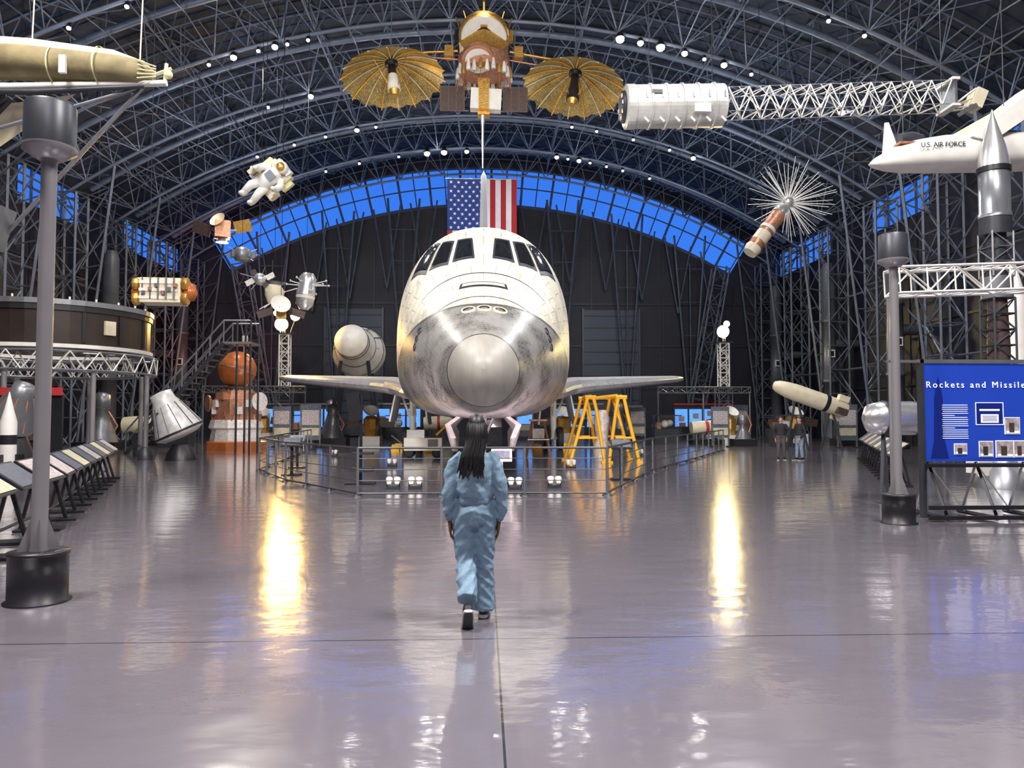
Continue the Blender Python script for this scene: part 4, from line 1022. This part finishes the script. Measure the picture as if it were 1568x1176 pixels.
for k in range(5):
    xx=x0+.1+k*.8; b.seg((xx,y-.5,.03),(xx,y,.9),.03,BLACK); b.seg((xx,y-.5,.05),(xx,y+.5,.05),.035,BLACK); b.seg((xx,y+.4,.05),(xx,y,.9),.025,GREY); b.seg((xx,y,.88),(xx+.8,y+.3,.05),.015,WHITE)
sign=b.obj('rockets_and_missiles_sign')
text('Rockets and Missiles',(x0+.06,y-.05,2.17),.145,SIGNW,sign,(pi/2,0,0),1.4,'title_text')
b=MB(); b.box((-8.2,9.8,.9),(2.4,.1,1.8),DGREY); b.box((-8.2,9.7,1.85),(2.5,.2,.06),WHITE); b.box((-7.6,9.72,1.2),(.9,.02,.8),BOARDD); b.box((-8.6,9.72,1.2),(.7,.02,.8),SIGNP); b.box((-8.2,9.8,.04),(2.6,.6,.08),BLACK); b.obj('exhibit_panel')
b=MB(); O=V((-12.9,21,1.5)); ax=V((.45,-.2,.85)).normalized()
b.lathe([(.62,-.1),(.62,0),(.5,.4),(.3,.85),(.26,1.15),(.1,1.2)],O,ax,GREY,24)
for k in range(8): fx,fyv,fz=frame(ax); a=k*pi/4; q=fx*math.cos(a)+fyv*math.sin(a); b.seg(O+q*.62,O+q*.3+fz*.86,.025,COPPER)
b.lathe([(.7,0),(.65,.5),(.35,1.3)],(-12.9,21,0),(0,0,1),BLACK,16); b.obj('rocket_nozzle')
b=MB(); b.box((-14.9,24.4,2.45),(3.0,.12,.25),RED); b.box((-14.9,24.5,1.2),(3.0,.1,2.3),BLACK); b.box((-15.6,24.4,1.4),(1.0,.03,1.0),BOARDD); b.box((-14.2,24.4,1.4),(.9,.03,1.0),BROWN); b.obj('exhibit_booth')

# ------------------------------------------------------------------ people
def evalmesh(mb,vox,it,fold=0):
    o=mb.obj('tmp_figure'); r=o.modifiers.new('r','REMESH'); r.mode='VOXEL'; r.voxel_size=vox; r.adaptivity=0
    s=o.modifiers.new('s','SMOOTH'); s.iterations=it; s.factor=.5
    bpy.context.view_layer.update(); dg=bpy.context.evaluated_depsgraph_get(); e=o.evaluated_get(dg); me=e.to_mesh()
    vs=[]
    for v in me.vertices:
        c=v.co.copy()
        if fold and c.z<1.37:
            t=1-abs(2*mnoise.noise(V((c.x*6,c.y*6,c.z*11+abs(c.x)*9))))
            k=mnoise.noise(V((c.x*13,c.y*13+5,c.z*20-c.x*14)))
            c+=v.normal*fold*((t-.6)*1.5+k*.5)
        vs.append(c)
    fs=[tuple(p.vertices) for p in me.polygons]; e.to_mesh_clear()
    bpy.data.objects.remove(o); return vs,fs
def ell(cx,cy,z,rx,ry,n=24): return [V((cx+rx*math.cos(2*pi*i/n),cy+ry*math.sin(2*pi*i/n),z)) for i in range(n)]
def limb(b,pts,rad,m):
    P=[V(p) for p in pts]; Q=[];Rr=[]
    for i in range(len(P)-1):
        p0=P[max(i-1,0)];p1=P[i];p2=P[i+1];p3=P[min(i+2,len(P)-1)]
        for k in range(5):
            t=k/5; Q.append(.5*((2*p1)+(p2-p0)*t+(2*p0-5*p1+4*p2-p3)*t*t+(3*p1-p0-3*p2+p3)*t**3)); Rr.append(rad[i]*(1-t)+rad[i+1]*t)
    Q.append(P[-1]);Rr.append(rad[-1]); b.tube(Q,Rr,m,16); b.sph(P[0],rad[0]*.98,m,12,8)
def hand(w,d,side,m,vox):
    b=MB(); w=V(w); d=V(d).normalized(); f=V((0,1,0)); f=(f-d*f.dot(d)).normalized(); nrm=d.cross(f); 
    if nrm.x*side>0: nrm=-nrm
    rings=[]
    for t,a,c in((-.05,.024,.02),(0,.025,.018),(.025,.033,.016),(.06,.040,.015),(.085,.040,.013),(.092,.036,.010)):
        rings.append([w+d*t+f*a*math.cos(2*pi*i/16)+nrm*c*math.sin(2*pi*i/16) for i in range(16)])
    b.loft(rings,m)
    for k,(o,L) in enumerate(((.031,.070),(.0105,.080),(-.0105,.074),(-.031,.058))):
        p=w+d*.075+f*o; pts=[p,p+d*.02]; q=pts[-1]
        for j,an in enumerate((.2,.55,.85)):
            dd=(d*math.cos(an)+nrm*math.sin(an)+f*o*1.5).normalized(); q=q+dd*L*(.42,.32,.26)[j]; pts.append(q)
        b.tube(pts,[.0088,.0088,.0084,.008,.006],m,8)
    p=w+d*.02+f*.025; b.tube([p,p+f*.022+d*.022+nrm*.01,p+f*.034+d*.05+nrm*.018,p+f*.034+d*.072+nrm*.024],[.013,.012,.0105,.008],m,8)
    return evalmesh(b,vox,1)
def shoe(b,ank,yaw,pitch,m=SHOE,ms=SOLE,scale=1):
    R=RZ(yaw)@RX(-pitch); O=V(ank)
    prof=[(-.078,.026,.050),(-.06,.036,.088),(-.02,.040,.100),(.03,.040,.088),(.08,.044,.062),(.13,.047,.046),(.17,.041,.037),(.195,.022,.02)]
    rings=[];rs=[]
    for yv,w,h in prof:
        ring=[];r2=[]
        for i in range(16):
            a=2*pi*i/16; x=w*math.cos(a); z=-.080+h*(math.sin(a)*.5+.5)**.8*1.05 ; ring.append(O+R@(V((x,yv,z))*scale))
        for i in range(16):
            a=2*pi*i/16; x=(w+.006)*math.copysign(abs(math.cos(a))**.6,math.cos(a)); z=-.085+.014*math.copysign(abs(math.sin(a))**.5,math.sin(a)); r2.append(O+R@(V((x,yv*1.03,z))*scale))
        rings.append(ring);rs.append(r2)
    b.loft(rings,m); b.loft(rs,ms)
    tr=[]
    for yv,w,h in prof: tr.append([O+R@(V((sx*w*.9,yv,zz))*scale) for sx,zz in((-1,-.0985),(1,-.0985),(1,-.104),(-1,-.104))])
    b.loft(tr,SOLED,False)
def human(name,org,rz,g):
    body=MB(); T=SWEAT
    body.loft([ell(0,cy,z,rx,ry) for z,rx,ry,cy in g['torso']],T)
    hx,hy=g.get('head',(0,0)); 
    body.tube([(0,-.01,1.34),(hx*.5,hy*.5,1.42),(hx,hy,1.48)],[.055,.05,.05],T,16)
    body.loft([ell(hx,hy+cy,z,rx,ry) for z,rx,ry,cy in((1.432,.02,.028,.045),(1.445,.042,.055,.035),(1.47,.056,.074,.018),(1.505,.067,.088,.006),(1.545,.074,.096,0),(1.585,.074,.096,-.006),(1.62,.062,.082,-.01),(1.645,.04,.055,-.012),(1.655,.015,.02,-.012))],T)
    body.tube([(hx,hy+.088,1.555),(hx,hy+.108,1.525),(hx,hy+.092,1.515)],[.009,.014,.010],T,8)
    for sg in(-1,1): body.sph((hx+sg*.076,hy-.005,1.54),(.012,.02,.03),T,10,8); body.sph((hx+sg*.03,hy+.083,1.572),(.022,.01,.008),T,10,6)
    body.sph((hx,hy+.09,1.487),(.024,.012,.008),T,10,6)
    for l in g['legs']: limb(body,l[0],l[1],T)
    for l in g['arms']: limb(body,l[0],l[1],T)
    for sp in g.get('extra',[]): body.sph(sp[0],sp[1],T,14,10)
    vs,fs=evalmesh(body,g.get('vox',.011),g.get('smooth',3),g.get('fold',.005))
    out=MB(); ct,cp,cs=g['top'],g['pants'],g['skin']
    grp={}
    for f in fs:
        c=sum((vs[i] for i in f),V((0,0,0)))/len(f)
        if c.z>1.39 and (V((c.x-hx,c.y-hy,0)).length<.13) and c.z>1.395+ .25*max(0,V((c.x,c.y,0)).length-.05): m=cs
        elif c.z>g['hem'] or abs(c.x)>g['armx']: m=ct
        else: m=cp
        grp.setdefault(m.name,(m,[]))[1].append(f)
    out.v=[tuple(v) for v in vs]
    for m,fl in grp.values():
        k=out.mi(m)
        for f in fl: out.f.append(f); out.m.append(k); out.sm.append(True)
    if g.get('band'):
        z,rx,ry,cy=g['band']; out.loft([ell(0,cy,z-.03,rx*.97,ry*.97),ell(0,cy,z-.02,rx+.003,ry+.003),ell(0,cy,z+.025,rx+.005,ry+.005),ell(0,cy,z+.035,rx*.97,ry*.97)],g.get('cuff',ct),True,True)
    for (pts,rad),(hd) in zip(g['arms'],g['hands']):
        w=V(pts[-1]); d=(V(pts[-1])-V(pts[-2])).normalized(); side=1 if w.x>0 else -1
        out.tube([w-d*.045,w-d*.03,w+d*.015,w+d*.025],[rad[-1]*.8,rad[-1]+.003,rad[-1]*.9,rad[-1]*.7],g.get('cuff',ct),14)
        hv,hf=hand(w+d*.035,hd,side,cs,.0042); out.add(hv,hf,cs,True)
    for s_ in g['shoes']: shoe(out,*s_)
    for sg in(-1,1):
        out.sph((hx+sg*.031,hy+.083,1.553),(.013,.009,.008),EYEW,8,6); out.sph((hx+sg*.031,hy+.0905,1.553),(.005,.003,.005),BLACK,8,6); out.box((hx+sg*.031,hy+.092,1.575),(.034,.006,.005),g['hair'])
    rings=[]
    for z,rx,ry,cy in ((1.45,.05,.03,-.075),(1.49,.070,.055,-.052),(1.53,.082,.085,-.026),(1.57,.083,.100,-.014),(1.61,.074,.093,-.012),(1.645,.052,.070,-.014),(1.665,.026,.034,-.014),(1.672,.006,.008,-.014)):
        rings.append(ell(hx,hy+cy,z,rx,ry))
    out.loft(rings,g['hair'])
    g['hairfn'](out,hx,hy)
    o=out.obj(name); o.location=org; o.rotation_euler=(0,0,rz); return o
def braids(out,hx,hy):
    rd=random.Random(5)
    for k in range(64):
        a=-pi/2+rd.uniform(-1.3,1.3); ca,sa=math.cos(a),math.sin(a)
        p0=V((hx+.05*ca,hy+.05*sa,1.66-.05*rd.random()))
        L=rd.uniform(1.15,1.29); e=rd.uniform(-.01,.01)
        pts=[p0,V((hx+.082*ca,hy-.02+.098*sa,1.57)),V((hx+.086*ca,hy-.05+.085*sa,1.49)),V((hx-.008+.080*ca+e,hy-.095+.05*sa,1.42)),V((-.018+.088*ca+e,-.135+.028*sa,1.34)),V((-.026+.10*ca+e*2,-.15+.02*sa,L+.03)),V((-.03+.105*ca+e*3,-.148,L))]
        out.tube(pts,[.008,.0105,.011,.0105,.0095,.008,.004],HAIR,6)
    out.tube([(hx,hy-.03,1.60),(hx-.002,hy-.05,1.52),(hx-.008,-.075,1.44),(hx-.014,-.10,1.36),(hx-.018,-.11,1.27)],[.05,.062,.055,.042,.02],HAIR,14)
woman=dict(torso=[(.90,.13,.105,0),(.955,.145,.120,0),(.975,.138,.116,0),(1.0,.150,.125,0),(1.05,.166,.138,-.005),(1.12,.160,.134,-.005),(1.2,.158,.128,-.008),(1.27,.165,.118,-.01),(1.315,.158,.102,-.01),(1.355,.11,.08,-.008),(1.385,.07,.062,0),(1.405,.055,.055,0)],
  head=(0.015,.01),
  legs=[([(-.078,0,.92),(-.082,.01,.75),(-.074,.03,.5),(-.064,-.10,.34),(-.055,-.235,.215)],[.095,.096,.082,.080,.083]),
        ([(.078,0,.92),(.080,.02,.75),(.080,.055,.50),(.080,.07,.28),(.075,.075,.065)],[.095,.096,.084,.085,.096])],
  arms=[([(-.140,-.01,1.31),(-.182,-.03,1.20),(-.208,-.045,1.07),(-.210,-.02,.94),(-.204,.0,.83)],[.058,.060,.057,.057,.036]),
        ([(.140,-.01,1.31),(.182,-.03,1.20),(.210,-.045,1.07),(.222,-.01,.93),(.205,.015,.82)],[.058,.060,.057,.060,.036])],
  extra=[((0,-.045,.88),(.13,.095,.12)),((0,-.105,1.345),(.085,.04,.045))],
  hands=[(.06,.02,-1),(-.08,.05,-1)],
  shoes=[((-.055,-.262,.150),.05,.95),((.078,.085,.105),-.08,0.02)],
  top=SWEAT,pants=SWEAT,skin=SKIN,hair=HAIR,cuff=CUFF,hem=.985,armx=.178,band=(.965,.146,.121,0),hairfn=braids,vox=.009,smooth=4,fold=.012)
human('walking_woman',(-.07,6.2,0),.02,woman)
def shorth(out,hx,hy): out.sph((hx,hy-.02,1.60),(.085,.095,.075),HAIRB,14,10)
def longh(out,hx,hy):
    out.tube([(hx,hy-.03,1.60),(hx,hy-.07,1.5),(hx,-.09,1.4),(hx,-.1,1.3)],[.075,.08,.075,.04],HAIRB,12)
def stand(top,pants,skin,hair,hf,asym=0):
    return dict(torso=[(.86,.15,.11,0),(.92,.165,.125,0),(1.0,.165,.125,0),(1.1,.16,.12,0),(1.2,.175,.12,0),(1.28,.19,.115,0),(1.34,.17,.10,0),(1.38,.10,.08,0),(1.41,.06,.06,0)],
      legs=[([(-.085,0,.92),(-.09,.01,.7),(-.10,.02,.48),(-.105,0,.25),(-.11,-.01,.1)],[.10,.09,.068,.06,.05]),([(.085,0,.92),(.09,.02,.7),(.10,.04,.48),(.11,.05,.25),(.115,.05,.1)],[.10,.09,.068,.06,.05])],
      arms=[([(-.17,0,1.33),(-.23,-.01,1.18),(-.26,-.02,1.05),(-.235,.08,.95),(-.2,.14,.86)],[.062,.058,.052,.046,.036]),([(.17,0,1.33),(.23,-.01,1.18),(.25,-.03,1.05),(.24,.0,.93),(.22,.05,.83)],[.062,.058,.052,.046,.036])],
      hands=[(.1,.4,-1),(0,.2,-1)],shoes=[((-.11,-.01,.10),.1,0),((.115,.05,.10),-.15,0)],
      top=top,pants=pants,skin=skin,hair=hair,hem=.93,armx=.19,hairfn=hf,vox=.014,smooth=3)
human('standing_man',(11.35,28.3,0),2.9,stand(JACKET,DPANTS,SKINL,HAIRB,shorth))
human('standing_visitor',(11.95,28.0,0),1.9,stand(JACKET,JEANS,SKINL,HAIRB,longh))

# ------------------------------------------------------------------ lights
def area(n,loc,tgt,e,size,col=(1,1,1)):
    l=bpy.data.lights.new(n,'AREA'); l.shape='DISK'; l.size=size; l.energy=e; l.color=col
    o=bpy.data.objects.new(n,l); sc.collection.objects.link(o); o.location=loc
    o.rotation_euler=(V(tgt)-V(loc)).to_track_quat('-Z','Y').to_euler(); return o
def spotl(n,loc,tgt,e,ang,col=(1,1,1),size=.3,blend=.6):
    l=bpy.data.lights.new(n,'SPOT'); l.energy=e; l.spot_size=ang; l.spot_blend=blend; l.shadow_soft_size=size; l.color=col
    o=bpy.data.objects.new(n,l); sc.collection.objects.link(o); o.location=loc
    o.rotation_euler=(V(tgt)-V(loc)).to_track_quat('-Z','Y').to_euler(); return o
for i,(x,y,e,c,sz) in enumerate(((-9,4,2000,(1,.90,1),5),(9,4,2000,(.98,.91,1),5),(-10,20,1700,(1,.97,.94),4),(10,20,1700,(.96,.97,1),4),(-12,36,1400,(1,.92,.82),1.4),(12,36,1400,(.95,.97,1),1.4),(0,48,700,(.9,.95,1),1.2),(0,-8,2000,(1,.89,1),6))):
    area('hangar_fill_light_%d'%i,(x,y,19.6 if abs(x)<11 else 18.6),(x,y,0),e,sz,c)  # overhead fill discs added for general light, separate from the ceiling spotlights
for i,(x,y) in enumerate(((-14,18),(14,18),(-14,42),(14,42))):
    area('roof_fill_light_%d'%i,(x,y,9.6),(x*.6,y+3,22),700,.8,(.66,.80,1))  # bluish fill without fixtures, added to brighten the roof
area('orbiter_key_l',(-7,4,16.5),(0,21,4.5),2900,3.0,(1,.95,.84)); area('orbiter_key_r',(7,4,16.5),(0,21,4.5),2900,3.0,(1,.95,.87))
spotl('orbiter_low_l',(-1.8,17.2,.45),(-.5,20.5,2.4),340,1.7,(1,.80,.82),.08); spotl('orbiter_low_r',(1.2,17.1,.45),(.3,20.5,2.4),340,1.7,(1,.74,.82),.08)
spotl('wing_low_l',(-6.2,31.5,.5),(-7,38,3.2),500,1.9,(1,.92,.85),.08); spotl('wing_low_r',(6.6,31.5,.5),(7,38,3.2),500,1.9,(1,.92,.85),.08)  # spots added to brighten the wing undersides
spotl('belly_low_l',(-3.0,25,.5),(-3.2,30,2.0),160,1.9,(1,.85,.7),.08); spotl('belly_low_r',(2.8,24,.5),(3.2,29,2.0),160,1.9,(1,.85,.7),.08)  # spots added for warm light under the belly
spotl('tail_flag_spot',(0,30,20.5),(0,53,15.5),3500,.4,(1,.98,.95))
spotl('relay_sat_spot',(0,18,10),(0,34,17.5),2200,.7,(1,.92,.8),.5)
spotl('red_wash',(-14,50,3),(-20,58,9),2000,1.2,(1,.25,.2))
w=bpy.data.worlds.new('dusk_sky'); sc.world=w; w.use_nodes=True; nt=w.node_tree; bg=nt.nodes['Background']
tc=nt.nodes.new('ShaderNodeTexCoord'); sp=nt.nodes.new('ShaderNodeSeparateXYZ'); nt.links.new(tc.outputs['Generated'],sp.inputs[0])
mx=nt.nodes.new('ShaderNodeMix'); mx.data_type='RGBA'; mx.inputs[6].default_value=(.05,.24,.95,1); mx.inputs[7].default_value=(.012,.08,.6,1)
nt.links.new(sp.outputs[2],mx.inputs[0]); nt.links.new(mx.outputs[2],bg.inputs[0]); bg.inputs[1].default_value=1.1
cd=bpy.data.cameras.new('camera'); cd.sensor_width=36; cd.lens=26.4; cd.clip_end=300
co=bpy.data.objects.new('camera',cd); sc.collection.objects.link(co); co.location=(0,0,1.65); co.rotation_euler=(pi/2+math.radians(2.49),0,-math.radians(2.19)); sc.camera=co
sc.view_settings.view_transform='Standard'
